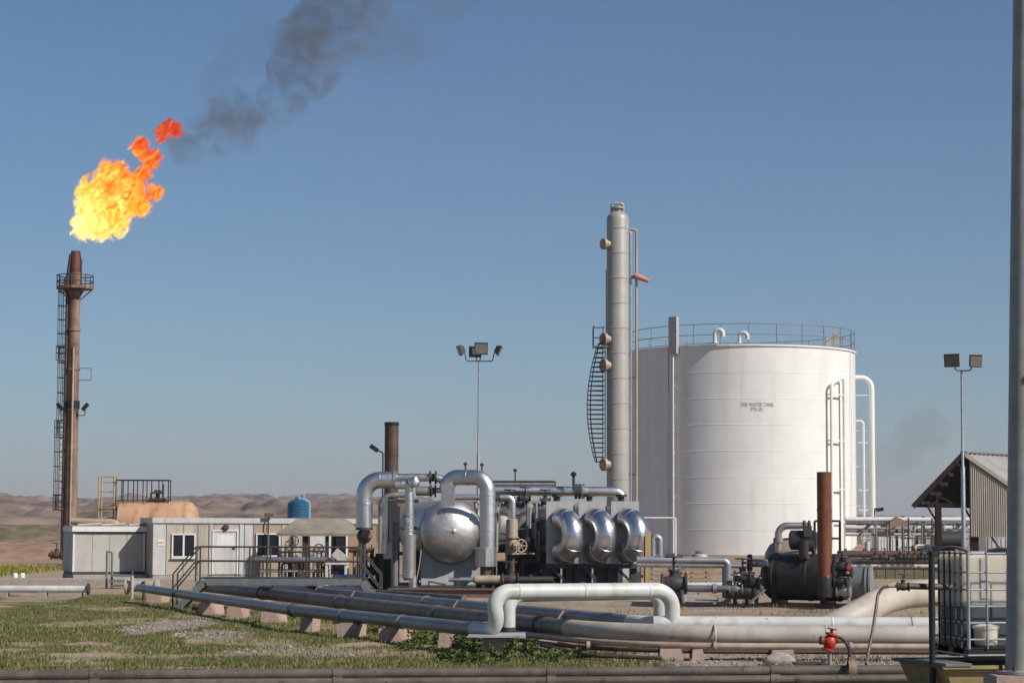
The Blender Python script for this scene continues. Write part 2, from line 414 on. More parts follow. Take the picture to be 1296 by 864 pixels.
def ground_material():
    m = bpy.data.materials.new('ground_soil'); m.use_nodes = True
    t = m.node_tree; b = t.nodes['Principled BSDF']
    tc = _n(t, 'ShaderNodeTexCoord')
    def noise(sc, det=6, stretch=None):
        n = _n(t, 'ShaderNodeTexNoise'); n.inputs['Scale'].default_value = sc; n.inputs['Detail'].default_value = det
        if stretch:
            mp = _n(t, 'ShaderNodeMapping'); mp.inputs['Scale'].default_value = stretch
            t.links.new(tc.outputs['Object'], mp.inputs[0]); t.links.new(mp.outputs[0], n.inputs['Vector'])
        else:
            t.links.new(tc.outputs['Object'], n.inputs['Vector'])
        return n.outputs[0]
    def rng_(v, a, c, lo=0.0, hi=1.0):
        n = _n(t, 'ShaderNodeMapRange'); n.inputs[1].default_value = a; n.inputs[2].default_value = c; n.inputs[3].default_value = lo; n.inputs[4].default_value = hi
        t.links.new(v, n.inputs[0]); return n.outputs[0]
    def mix(f, a, c):
        n = _n(t, 'ShaderNodeMix', data_type='RGBA')
        for s_, v in ((0, f), (6, a), (7, c)):
            if isinstance(v, tuple): n.inputs[s_].default_value = (*v, 1)
            else: t.links.new(v, n.inputs[s_])
        return n.outputs[2]
    def attr(nm):
        n = _n(t, 'ShaderNodeAttribute'); n.attribute_name = nm; return n.outputs['Fac']
    dirt = mix(rng_(noise(0.8), 0.35, 0.65), (0.40, 0.295, 0.20), (0.29, 0.21, 0.145))
    dirt = mix(rng_(noise(9, 4), 0.45, 0.75), dirt, (0.40, 0.32, 0.24))
    dirt = mix(rng_(noise(0.35, 5), 0.52, 0.66, 0.0, 0.75), dirt, (0.20, 0.155, 0.115))
    dirt = mix(rng_(noise(22, 3), 0.62, 0.70), dirt, (0.17, 0.13, 0.10))
    vo = _n(t, 'ShaderNodeTexVoronoi'); vo.inputs['Scale'].default_value = 17; t.links.new(tc.outputs['Object'], vo.inputs['Vector'])
    grav = mix(vo.outputs['Color'], (0.24, 0.20, 0.17), (0.50, 0.43, 0.37))
    grav = mix(rng_(vo.outputs['Distance'], 0.0, 0.5, 0.0, 0.5), grav, (0.16, 0.12, 0.10))
    far = mix(rng_(noise(0.02, 8, (0.25, 1.4, 1)), 0.35, 0.65), (0.33, 0.22, 0.155), (0.22, 0.16, 0.11))
    far = mix(rng_(noise(0.05, 4, (0.12, 2.2, 1)), 0.55, 0.66), far, (0.40, 0.29, 0.21))
    col = mix(attr('far'), dirt, far)
    col = mix(attr('gravel'), col, grav)
    gcol = mix(rng_(noise(2.2), 0.35, 0.65), (0.095, 0.105, 0.034), (0.18, 0.155, 0.068))
    gsum = _n(t, 'ShaderNodeMath', operation='MULTIPLY_ADD'); gsum.inputs[1].default_value = 1.0; gsum.inputs[2].default_value = 0
    t.links.new(attr('grass'), gsum.inputs[0])
    nn = rng_(noise(6, 5), 0.3, 0.7, -0.25, 0.25)
    ad = _n(t, 'ShaderNodeMath', operation='ADD'); t.links.new(gsum.outputs[0], ad.inputs[0]); t.links.new(nn, ad.inputs[1])
    col = mix(rng_(ad.outputs[0], 0.25, 0.7), col, gcol)
    t.links.new(col, b.inputs['Base Color'])
    b.inputs['Roughness'].default_value = 0.95; b.inputs['Specular IOR Level'].default_value = 0.15
    bp = _n(t, 'ShaderNodeBump'); bp.inputs['Strength'].default_value = 0.6; bp.inputs['Distance'].default_value = 0.05
    t.links.new(noise(7, 8), bp.inputs['Height']); t.links.new(bp.outputs[0], b.inputs['Normal'])
    return m
farm = sm((gy - 95) / 60)
ground = np_mesh('ground', vv, ff, ground_material(), True, {'grass': grass_mask(gx, gy), 'gravel': gravel_mask(gx, gy), 'far': farm})
tag(ground, kind='structure')

def hill_material():
    m = bpy.data.materials.new('badland'); m.use_nodes = True
    t = m.node_tree; b = t.nodes['Principled BSDF']
    tc = _n(t, 'ShaderNodeTexCoord')
    mp = _n(t, 'ShaderNodeMapping'); mp.inputs['Scale'].default_value = (0.075, 0.012, 0.22)
    t.links.new(tc.outputs['Object'], mp.inputs[0])
    n1 = _n(t, 'ShaderNodeTexNoise'); n1.inputs['Scale'].default_value = 1.0; n1.inputs['Detail'].default_value = 9; n1.inputs['Roughness'].default_value = 0.65
    t.links.new(mp.outputs[0], n1.inputs['Vector'])
    cr = _n(t, 'ShaderNodeValToRGB')  # dark to pale mottling also paints in relief shading of the slopes
    e = cr.color_ramp.elements
    e[0].position, e[0].color = 0.34, (0.075, 0.062, 0.050, 1)
    e[1].position, e[1].color = 0.66, (0.30, 0.215, 0.165, 1)
    x = cr.color_ramp.elements.new(0.5); x.color = (0.19, 0.145, 0.118, 1)
    t.links.new(n1.outputs[0], cr.inputs[0]); t.links.new(cr.outputs[0], b.inputs['Base Color'])
    b.inputs['Roughness'].default_value = 1.0; b.inputs['Specular IOR Level'].default_value = 0.05
    return m
def ridged(x, y, seed, o=5):
    s, a, tt = 0, 1.0, 0
    for k in range(o):
        s = s + a * (1 - np.abs(2 * vnoise(x * 2 ** k, y * 2 ** k, seed + k) - 1)); tt += a; a *= 0.52
    return s / tt
hx = np.concatenate([np.linspace(-2600, -1160, 60), np.linspace(-1150, 1150, 640), np.linspace(1160, 2600, 60)]); hy = np.concatenate([np.linspace(620, 1700, 110), np.linspace(1710, 4000, 170), np.linspace(4040, 5200, 24)])
HX, HY = np.meshgrid(hx, hy)
ramp = sm((HY - 640) / 700) * 0.25 + sm((HY - 1700) / 1900) * 0.75
amp = np.interp(HX / HY, [-0.30, -0.235, -0.205, -0.165, -0.13, -0.09, -0.05, 0.1, 0.17, 0.22, 0.4], [1.1, 1.15, 0.98, 1.1, 1.14, 1.12, 1.05, 0.6, 0.42, 0.42, 0.8])
hh = ramp * amp * (16 + 40 * ridged(HX / 520, HY / 800, 71, 6) ** 1.3) * (HY / 4200) ** 0.25
hh = hh + (ridged(HX / 120, HY / 200, 83, 4) - 0.45) * 30 * sm((HY - 640) / 500) * amp
hh = hh + (ridged(HX / 34, HY / 60, 87, 3) - 0.5) * 10 * sm((HY - 640) / 500) * amp
hh = hh + (ridged(HX / 15, HY / 40, 95, 2) - 0.5) * 5 * sm((HY - 640) / 500) * amp
hh = hh * 0.80 - 2.5
hid = np.arange(hh.size).reshape(hh.shape)
hf = np.stack([hid[:-1, :-1].ravel(), hid[:-1, 1:].ravel(), hid[1:, 1:].ravel(), hid[1:, :-1].ravel()], 1)
hills = np_mesh('hills', np.stack([HX.ravel(), HY.ravel(), hh.ravel()], 1) * 0.6, hf, hill_material(), True)
tag(hills, kind='structure')

# concrete strip past the cabins
pd = MB()
qa, qb = G(655, 766), G(905, 769)
pd.box(((qa.x + qb.x) / 2, qa.y + 4.2, .04), (qb.x - qa.x + 1, 8.0, .14))
tag(pd.build('concrete_pad', 'concrete'), kind='structure')
kb = MB()
pa, pb = P(-40, 737, 57), P(262, 737.5, 57)
kb.box(((pa.x + pb.x) / 2, pa.y + 1.2, 0.10), (pb.x - pa.x, 2.4, 0.26))
tag(kb.build('concrete_path', 'concrete'), kind='structure')

# low earth banks on the plain behind the flare stack
def earth_bank(name, y0, x0, x1, h, wid, mtl, seed):
    bx = np.linspace(x0, x1, 260); by = np.linspace(-1, 1, 15)
    X_, Y_ = np.meshgrid(bx, by)
    prof = np.clip(1 - np.abs(Y_), 0, 1) ** .7
    yy = y0 + Y_ * wid + (fbm(X_ / 30, X_ * 0, seed) - .5) * wid
    zz = prof * h * (.35 + 1.1 * fbm(X_ / 9, Y_ * 2, seed + 1, 5)) * sm((X_ - x0) / 12) * sm((x1 - X_) / 12) - .05
    ii = np.arange(X_.size).reshape(X_.shape)
    f_ = np.stack([ii[:-1, :-1].ravel(), ii[:-1, 1:].ravel(), ii[1:, 1:].ravel(), ii[1:, :-1].ravel()], 1)
    tag(np_mesh(name, np.stack([X_.ravel(), yy.ravel(), zz.ravel()], 1), f_, MATS[mtl], True), kind='structure')
earth_bank('earth_bank', 128, -70, 10, 0.75, 3.0, 'red_earth', 201)
earth_bank('earth_bank', 165, -90, 40, 1.1, 5.0, 'red_earth', 211)
earth_bank('earth_bank', 260, -160, 120, 2.6, 16.0, 'scrub_earth', 221)

# grass blades
def blades(name, n, box, hmin, hmax, wid, mtl, maskfun, seed):
    r = np.random.default_rng(seed)
    x0, x1, y0, y1 = box
    # more candidates near the camera
    y = y0 + (y1 - y0) * r.random(n) ** 1.5
    x = x0 + (x1 - x0) * r.random(n)
    keep = np.abs(x) < y * 0.26
    x, y = x[keep], y[keep]
    mk = maskfun(x, y) * (0.25 + 0.75 * fbm(x * 2.2, y * 2.2, seed))
    k2 = r.random(len(x)) < mk
    x, y = x[k2], y[k2]
    z = ground_z(x, y)
    n = len(x)
    cl = fbm(x * 1.6, y * 1.6, seed + 5)
    h = (hmin + (hmax - hmin) * r.random(n)) * (0.45 + 1.1 * cl)
    a = r.random(n) * 6.283
    w = wid * (0.6 + 0.8 * r.random(n))
    lean = h * 0.55 * r.random(n); la = r.random(n) * 6.283
    p0 = np.stack([x - np.cos(a) * w, y - np.sin(a) * w, z - 0.01], 1)
    p1 = np.stack([x + np.cos(a) * w, y + np.sin(a) * w, z - 0.01], 1)
    p2 = np.stack([x + np.cos(la) * lean, y + np.sin(la) * lean, z + h], 1)
    vv = np.stack([p0, p1, p2], 1).reshape(-1, 3)
    tone = np.repeat(np.clip(0.5 + (r.random(n) - 0.5) * 0.9 + (cl - 0.5) * 0.5, 0, 1), 3)
    o = np_mesh(name, vv, np.arange(n * 3).reshape(n, 3), mtl, False, {'tone': tone})
    return o
def leaf_material(name, cols):
    m = bpy.data.materials.new(name); m.use_nodes = True
    t = m.node_tree; b = t.nodes['Principled BSDF']
    at = _n(t, 'ShaderNodeAttribute'); at.attribute_name = 'tone'
    cr = _n(t, 'ShaderNodeValToRGB'); e = cr.color_ramp.elements
    e[0].color = (*cols[0], 1); e[1].color = (*cols[-1], 1)
    for i, c in enumerate(cols[1:-1]):
        x = e.new((i + 1) / (len(cols) - 1)); x.color = (*c, 1)
    t.links.new(at.outputs['Fac'], cr.inputs[0]); t.links.new(cr.outputs[0], b.inputs['Base Color'])
    b.inputs['Roughness'].default_value = 0.7; b.inputs['Specular IOR Level'].default_value = 0.25
    MATS[name] = m
    return m
gm = leaf_material('grass_blade', [(0.052, 0.070, 0.017), (0.090, 0.108, 0.028), (0.16, 0.155, 0.050), (0.32, 0.27, 0.13)])
ym = leaf_material('yellow_grass', [(0.14, 0.13, 0.025), (0.22, 0.20, 0.035), (0.30, 0.26, 0.05)])
wm = leaf_material('weed_leaf', [(0.045, 0.070, 0.016), (0.080, 0.110, 0.026), (0.14, 0.16, 0.045)])
tag(blades('grass', 420000, (-13, 4.5, 29.5, 66), 0.02, 0.075, 0.010, gm, grass_mask, 5), kind='stuff')
tag(blades('yellow_grass', 60000, (-36, -20, 86, 114), 0.06, 0.24, 0.03, ym, lambda x, y: sm((y - 88) / 3) * sm((112 - y) / 4) * sm((-21 - x) / 1.5), 15), kind='stuff')
tag(blades('dry_grass', 60000, (-4, 14, 36, 64), 0.04, 0.12, 0.01, leaf_material('dry_blade', [(0.22, 0.17, 0.09), (0.33, 0.27, 0.15), (0.12, 0.12, 0.04)]), lambda x, y: 0.55 * sm((fbm(x * 0.6, y * 0.35, 77) - 0.42) / 0.15), 25), kind='stuff')

# loose stones on the ground
def stones(name, n, pick, smin, smax, seed):
    r = np.random.default_rng(seed)
    base = np.array([(1, 0, 0), (-1, 0, 0), (0, 1, 0), (0, -1, 0), (0, 0, 1), (0, 0, -1)], float)
    tri = np.array([(0, 2, 4), (2, 1, 4), (1, 3, 4), (3, 0, 4), (2, 0, 5), (1, 2, 5), (3, 1, 5), (0, 3, 5)])
    x, y = pick(r, n)
    n = len(x)
    s = smin + (smax - smin) * r.random(n) ** 2
    ang = r.random(n) * 6.283
    b = base[None] * (0.6 + 0.7 * r.random((n, 6, 1)))
    sc = np.stack([s * (0.7 + 0.6 * r.random(n)), s * (0.7 + 0.6 * r.random(n)), s * (0.45 + 0.4 * r.random(n))], 1)
    b = b * sc[:, None]
    ca, sa = np.cos(ang)[:, None], np.sin(ang)[:, None]
    bx = b[..., 0] * ca - b[..., 1] * sa + x[:, None]; by = b[..., 0] * sa + b[..., 1] * ca + y[:, None]
    bz = b[..., 2] + ground_z(x, y)[:, None] + s[:, None] * 0.15
    vv = np.stack([bx, by, bz], 2).reshape(-1, 3)
    fs = (tri[None] + (np.arange(n) * 6)[:, None, None]).reshape(-1, 3)
    return np_mesh(name, vv, fs, MATS['stone'], False)
def pick_gravel(r, n):
    x = r.uniform(-10, 10, n); y = r.uniform(29, 60, n)
    k = (np.abs(x) < y * 0.26) & (r.random(n) < gravel_mask(x, y) * 0.9)
    return x[k], y[k]
tag(stones('gravel', 20000, pick_gravel, 0.012, 0.055, 3), kind='stuff')

# ------------------------------------------------------------------ shared builders
def railing(root, pts, h, posts, r=0.025, m='dark_steel', rails=(1.0, 0.5), name='rail'):
    for f in rails:
        MB().tube([Vector(p) + Z * (h * f) for p in pts], r, 8, bend=0.05, bn=3).build(name, m, root)
    for p in posts:
        MB().tube([Vector(p), Vector(p) + Z * h], r, 8).build('post', m, root)
def handwheel(root, c, axis, r, m='dark_steel'):
    w = MB().ring(c, axis, r, r * 0.12, 18, 6)
    ax = Vector(axis).normalized(); x = ax.cross(Z)
    if x.length < 1e-3: x = V(1, 0, 0)
    x.normalize(); y = ax.cross(x)
    for k in range(3):
        a = math.pi * k / 3
        e = (x * math.cos(a) + y * math.sin(a)) * r
        w.tube([Vector(c) - e, Vector(c) + e], r * 0.08, 6)
    return w.build('handwheel', m, root)
def valve(root, c, axis, r, m='dark_steel', stem=True, wheel=None):
    c = Vector(c); ax = Vector(axis).normalized()
    b = MB().lathe([(r * 1.5, -r * 1.9), (r * 1.5, -r * 1.6), (r, -r * 1.6), (r * 1.2, -r * .5), (r * 1.3, 0), (r * 1.2, r * .5), (r, r * 1.6), (r * 1.5, r * 1.6), (r * 1.5, r * 1.9)], c, ax, 18)
    body = b.build('valve', m, root)
    up = Z if abs(ax.z) < 0.7 else V(0.5, -0.85, 0)
    if stem:
        MB().lathe([(r * .7, r), (r * .7, r * 1.8), (r * .9, r * 1.8), (r * .9, r * 2.1), (r * .22, r * 2.1), (r * .22, r * 4)], c, up, 12).build('stem', m, body)
        handwheel(body, c + up * r * 3.9, up, wheel or r * 1.5, m)
    return body
def ladder(root, base, top, side, w, step=0.3, m='dark_steel', r=0.02, name='ladder'):
    side = Vector(side).normalized() * (w / 2)
    base, top = Vector(base), Vector(top)
    b = MB().tube([base - side, top - side], r, 6).tube([base + side, top + side], r, 6)
    o = b.build(name, m, root)
    n = int((top - base).length / step)
    for k in range(n):
        p = base.lerp(top, (k + 0.5) / n)
        MB().tube([p - side, p + side], r * 0.8, 6).build('rung', m, o)
    return o

# ================================================================== big white tank
def build_tank():
    D = 120
    c = P(940, 662, D); C = V(c.x, c.y, 0)
    Rr = M_(142, D); H = P(940, 449, D).z
    t = thing('storage_tank', C, 'large white cylindrical water tank with railing round its roof and black lettering', 'storage tank')
    MB().lathe([(Rr, 0), (Rr, H), (Rr + .10, H), (Rr + .10, H + .12), (Rr - .02, H + .12)], C, n=160, caps=False).build('shell', 'tank_white', t)
    MB().lathe([(Rr + .12, -.05), (Rr + .12, .10)], C, n=120).build('base_ring', 'concrete', t)
    MB().lathe([(Rr + .0, H + .05), (Rr * .5, H + .35), (0, H + .55)], C, n=96, caps=False).build('roof', 'tank_white', t)
    nseam = 8
    for k in range(1, nseam):
        MB().lathe([(Rr, H * k / nseam - .03), (Rr + .012, H * k / nseam - .02), (Rr + .012, H * k / nseam + .02), (Rr, H * k / nseam + .03)], C, n=120, caps=False).build('weld_seam', 'tank_white', t)
    # roof railing
    rb = lambda h: [C + V(math.cos(a), math.sin(a), 0) * (Rr - .05) + Z * (H + h) for a in [2 * math.pi * i / 72 for i in range(72)]]
    for h in (1.62, .85):
        MB().tube(rb(h), .028, 6, closed=True).build('handrail', 'grey_steel', t)
    MB().tube(rb(.22), .02, 6, closed=True).build('toe_rail', 'grey_steel', t)
    for i in range(26):
        a = 2 * math.pi * (i + .3) / 26
        p = C + V(math.cos(a), math.sin(a), 0) * (Rr - .05) + Z * (H + .05)
        MB().tube([p, p + Z * 1.58], .03, 6).build('railing_post', 'grey_steel', t)
    # gooseneck roof vents
    for px, hgt, rad in ((905, .95, .17), (936, .75, .15)):
        q = P(px, 440, D - 6); q = V(q.x, q.y, H + .2)
        MB().tube([q, q + Z * hgt, q + Z * hgt + V(.55, -.2, 0), q + Z * (hgt - .5) + V(.55, -.2, 0)], rad, 16, bend=.34).lathe([(rad * 1.5, 0), (rad * 1.5, .08)], q, n=16).build('roof_vent', 'white', t)
    for px, hgt in ((1048, 1.0), (1058, 1.25)):
        q = P(px, 440, D - 3); q = V(q.x, q.y, H + .1)
        MB().box(q + Z * hgt / 2, (.35, .35, hgt)).build('gauge_box', 'cream', t)
    # level gauge: board on top with a thin pipe down the wall
    def wall(px, out):
        s = (px - 940) / 142.0
        s = max(-.999, min(.999, s)); cth = math.sqrt(1 - s * s)
        return C + V(s, -cth, 0) * (Rr + out), V(s, -cth, 0)
    p, n = wall(847, .25)
    g = MB().box(p + Z * (H + .9) + V(.05, 0, 0), (.72, .30, 2.7), rz=math.atan2(n.x, -n.y)).build('level_board', 'grey_plate', t)
    MB().tube([p + Z * .2, p + Z * (H - .4)], .075, 10).build('gauge_pipe', 'white', t)
    for k in range(9):
        a_, _ = wall(847, 0.0)
        MB().bar(a_ + Z * (1 + k * H / 9.3), p + Z * (1 + k * H / 9.3), .05).build('bracket', 'white', t)
    p2, n2 = wall(841, .15)
    MB().tube([p2 + Z * .2, p2 + Z * (H)], .03, 8).build('gauge_cable', 'grey_steel', t)
    # twin foam riser joined at the top
    zt = P(1040, 476, D - 6).z
    a, na = wall(1032.5, .36); b, nb = wall(1050, .36)
    MB().tube([a + Z * .6, a + Z * (zt - .5), a * .25 + b * .75 + Z * zt, b + Z * zt, b + Z * .6], .11, 14, bend=.45).build('foam_pipe', 'tank_white', t)
    for py in (497, 556, 618, 660):
        z = P(1040, py, D - 6).z
        for px in (1032.5, 1050):
            w0, _ = wall(px, 0); w1, _ = wall(px, .42)
            MB().bar(w0 + Z * z, w1 + Z * z, .09, .09).build('bracket', 'white', t)
        MB().bar(a + Z * z, b + Z * z, .10, .10).build('rung', 'tank_white', t)
    for px in (1066, 1074):
        w1, _ = wall(px, .12)
        MB().tube([w1 + Z * .1, w1 + Z * (H - .05)], .025, 8).build('drain_pipe', 'white', t)
    # fill line on the right, outside the shell
    e = P(1080, 478, D); r0 = V(e.x, e.y, 0); r1 = V(P(1103, 478, D).x, e.y, 0)
    ztop = P(1080, 478, D).z
    MB().tube([r0 - V(.6, 0, 0) + Z * ztop, r1 + Z * ztop, r1 + Z * .4], .21, 16, bend=.8).build('fill_pipe', 'tank_white', t)
    for py in (500, 560, 620, 645):
        z = P(1080, py, D).z
        MB().bar(r0 - V(.4, 0, 0) + Z * z, r1 + V(.2, 0, 0) + Z * z, .10, .09).build('bracket', 'white', t)
    r2 = V(P(1091, 478, D).x, e.y - .4, 0)
    z2 = P(1091, 533, D).z
    MB().tube([r0 - V(.3, .2, 0) + Z * z2, r2 + Z * z2, r2 + Z * .4], .10, 10, bend=.25).build('overflow_pipe', 'white', t)
    for py in (545, 590, 640):
        z = P(1091, py, D).z
        MB().bar(r0 - V(.3, .2, 0) + Z * z, r2 + V(.25, 0, 0) + Z * z, .07, .06).build('bracket', 'white', t)
    # lettering bent onto the shell
    def text(body, px, py, width_px, height_px):
        cu = bpy.data.curves.new('text', 'FONT'); cu.body = body; cu.size = 1.0; cu.align_x = 'CENTER'; cu.resolution_u = 3
        ob = bpy.data.objects.new('text', cu); COL.objects.link(ob)
        bpy.context.view_layer.update()
        me = bpy.data.meshes.new_from_object(ob.evaluated_get(bpy.context.evaluated_depsgraph_get()))
        bpy.data.objects.remove(ob); bpy.data.curves.remove(cu)
        xs_ = [v.co.x for v in me.vertices]; ys_ = [v.co.y for v in me.vertices]
        sx = M_(width_px, 112) / (max(xs_) - min(xs_)); sy = M_(height_px, 112) / (max(ys_) - min(ys_))
        th0 = math.asin((px - 940) / 142.0); z0 = P(px, py, 112).z
        for v in me.vertices:
            th = th0 + v.co.x * sx / Rr; rr = Rr + .03
            v.co = V(math.sin(th) * rr, -math.cos(th) * rr, z0 + v.co.y * sy)
        me.materials.append(MATS['lettering'])
        o = bpy.data.objects.new('lettering', me); COL.objects.link(o); o.parent = t
    text('FIRE WATER TANK', 943.5, 511.5, 42, 5)
    text('FTK-01', 943, 517.5, 15, 5)
build_tank()

# ================================================================== tall column
def build_column():
    D = 66
    b = P(782, 735, D); B = V(b.x, b.y, 0); r = M_(14.2, D); zt = P(783, 277, D).z
    t = thing('process_column', B, 'tall grey steel column with side manholes and caged ladder in front of white tank', 'process column')
    MB().lathe([(r * 1.12, 0), (r * 1.12, .1), (r, .15), (r, zt), (r * .93, zt + .12), (r * .6, zt + .28), (0, zt + .34)], B, n=40).build('shell', 'column_grey', t)
    k = 0
    z = 1.0
    while z < zt:
        MB().lathe([(r, -.03), (r + .014, -.02), (r + .014, .02), (r, .03)], B + Z * z, n=40, caps=False).build('band', 'column_grey', t); z += 1.05
    # davit on top
    q = B + Z * (zt + .3)
    MB().tube([q + V(-.25, 0, -.1), q + V(-.25, 0, .35), q + V(.22, 0, .35), q + V(.22, 0, -.1)], .06, 8, bend=.1).build('davit', 'tan_pipe', t)
    MB().lathe([(.16, 0), (.16, .18), (.26, .18), (.26, .25)], q - Z * .05, n=16).build('top_nozzle', 'column_grey', t)
    # manholes on the left side
    dirn = V(-.86, -.5, 0)
    for py, s in ((310, .75), (430, .85), (463, .88), (588, .85)):
        z = P(770, py, D).z
        c = B + dirn * (r - .02) + Z * z
        m = MB().lathe([(.22 * s, 0), (.22 * s, .16), (.31 * s, .16), (.31 * s, .22), (.31 * s, .30), (.12, .33)], c, dirn, 20)
        mo = m.build('manhole', 'copper_tan', t)
        bl = MB()
        for j in range(10):
            a = 2 * math.pi * j / 10
            x = dirn.cross(Z)
            e = (x * math.cos(a) + Z * math.sin(a)) * .27 * s
            bl.tube([c + dirn * .13 + e, c + dirn * .34 + e], .022, 6)
        bl.build('bolts', 'old_rust', mo)
    # bowed caged ladder
    lx = B + V(-(r + .12), -.15, 0)
    z0, z1 = P(770, 592, D).z, P(770, 432, D).z
    ladder(t, lx + Z * z0, lx + Z * (z1 + .3), (0.3, 1, 0), .42, .28)
    n = 26
    hoops = []
    for i in range(n):
        f = i / (n - 1)
        z = z0 + .25 + (z1 - z0 - .35) * f
        bow = .22 + .48 * math.sin(math.pi * min(1, (f * .93 + .07))) ** .8
        hoops.append((z, bow))
    for z, bow in hoops:
        pts = [lx + V(-bow * math.sin(a), -.30 * math.cos(a), z) for a in [math.pi * j / 8 for j in range(9)]]
        MB().tube(pts, .022, 6).build('cage_hoop', 'dark_steel', t)
    for aa in (.3, .5, .7):
        a = math.pi * aa
        MB().tube([lx + V(-bow * math.sin(a), -.30 * math.cos(a), z) for z, bow in hoops], .022, 6).build('cage_bar', 'dark_steel', t)
    pl = lx + V(-.15, 0, z1 - .25)
    MB().box(pl, (.65, .8, .05)).build('platform', 'grey_steel', t)
    railing(t, [pl + V(-.3, -.35, 0), pl + V(-.3, .35, 0), pl + V(.2, .35, 0)], .85, [pl + V(-.3, -.35, 0), pl + V(-.3, .35, 0), pl + V(.1, -.35, 0)], .02)
    MB().tube([B + V(-(r + .03), -.25, z1 + .2), B + V(-(r + .03), -.25, P(770, 342, D).z)], .025, 6).build('ladder_mast', 'dark_steel', t)
    # side pipes
    ztp = P(800, 291, D).z
    x1 = B + V(r + .06, -.12, 0); x2 = B + V(r + .30, -.12, 0)
    MB().tube([B + V(r * .5, -.12, ztp - .1), x1 + V(0, 0, ztp - .1), x1 + Z * .8], .045, 8, bend=.06).build('side_pipe', 'galvanised', t)
    MB().tube([x1 + V(-.05, 0, ztp), x2 + Z * ztp, x2 + Z * .8], .055, 8, bend=.1).build('vent_pipe', 'tan_pipe', t)
    for py in (352, 478, 600):
        z = P(800, py, D).z
        MB().bar(B + V(r - .02, -.12, z), x2 + Z * z, .06).build('bracket', 'old_rust', t)
    w = x1 + Z * P(800, 350, D).z
    wt = thing('windsock', w, 'salmon windsock sticking out from right side of tall column', 'windsock')
    MB().tube([w, w + V(.2, -.1, 0)], .03, 8).ring(w + V(.2, -.1, 0), (.9, 0, -.35), .12, .018).build('frame', 'old_rust', wt)
    ax = V(.9, -.1, -.38).normalized()
    MB().lathe([(.13, 0), (.125, .2), (.10, .45), (.085, .62)], w + V(.18, -.1, .02), ax, 18).build('sleeve', 'salmon', wt)
build_column()

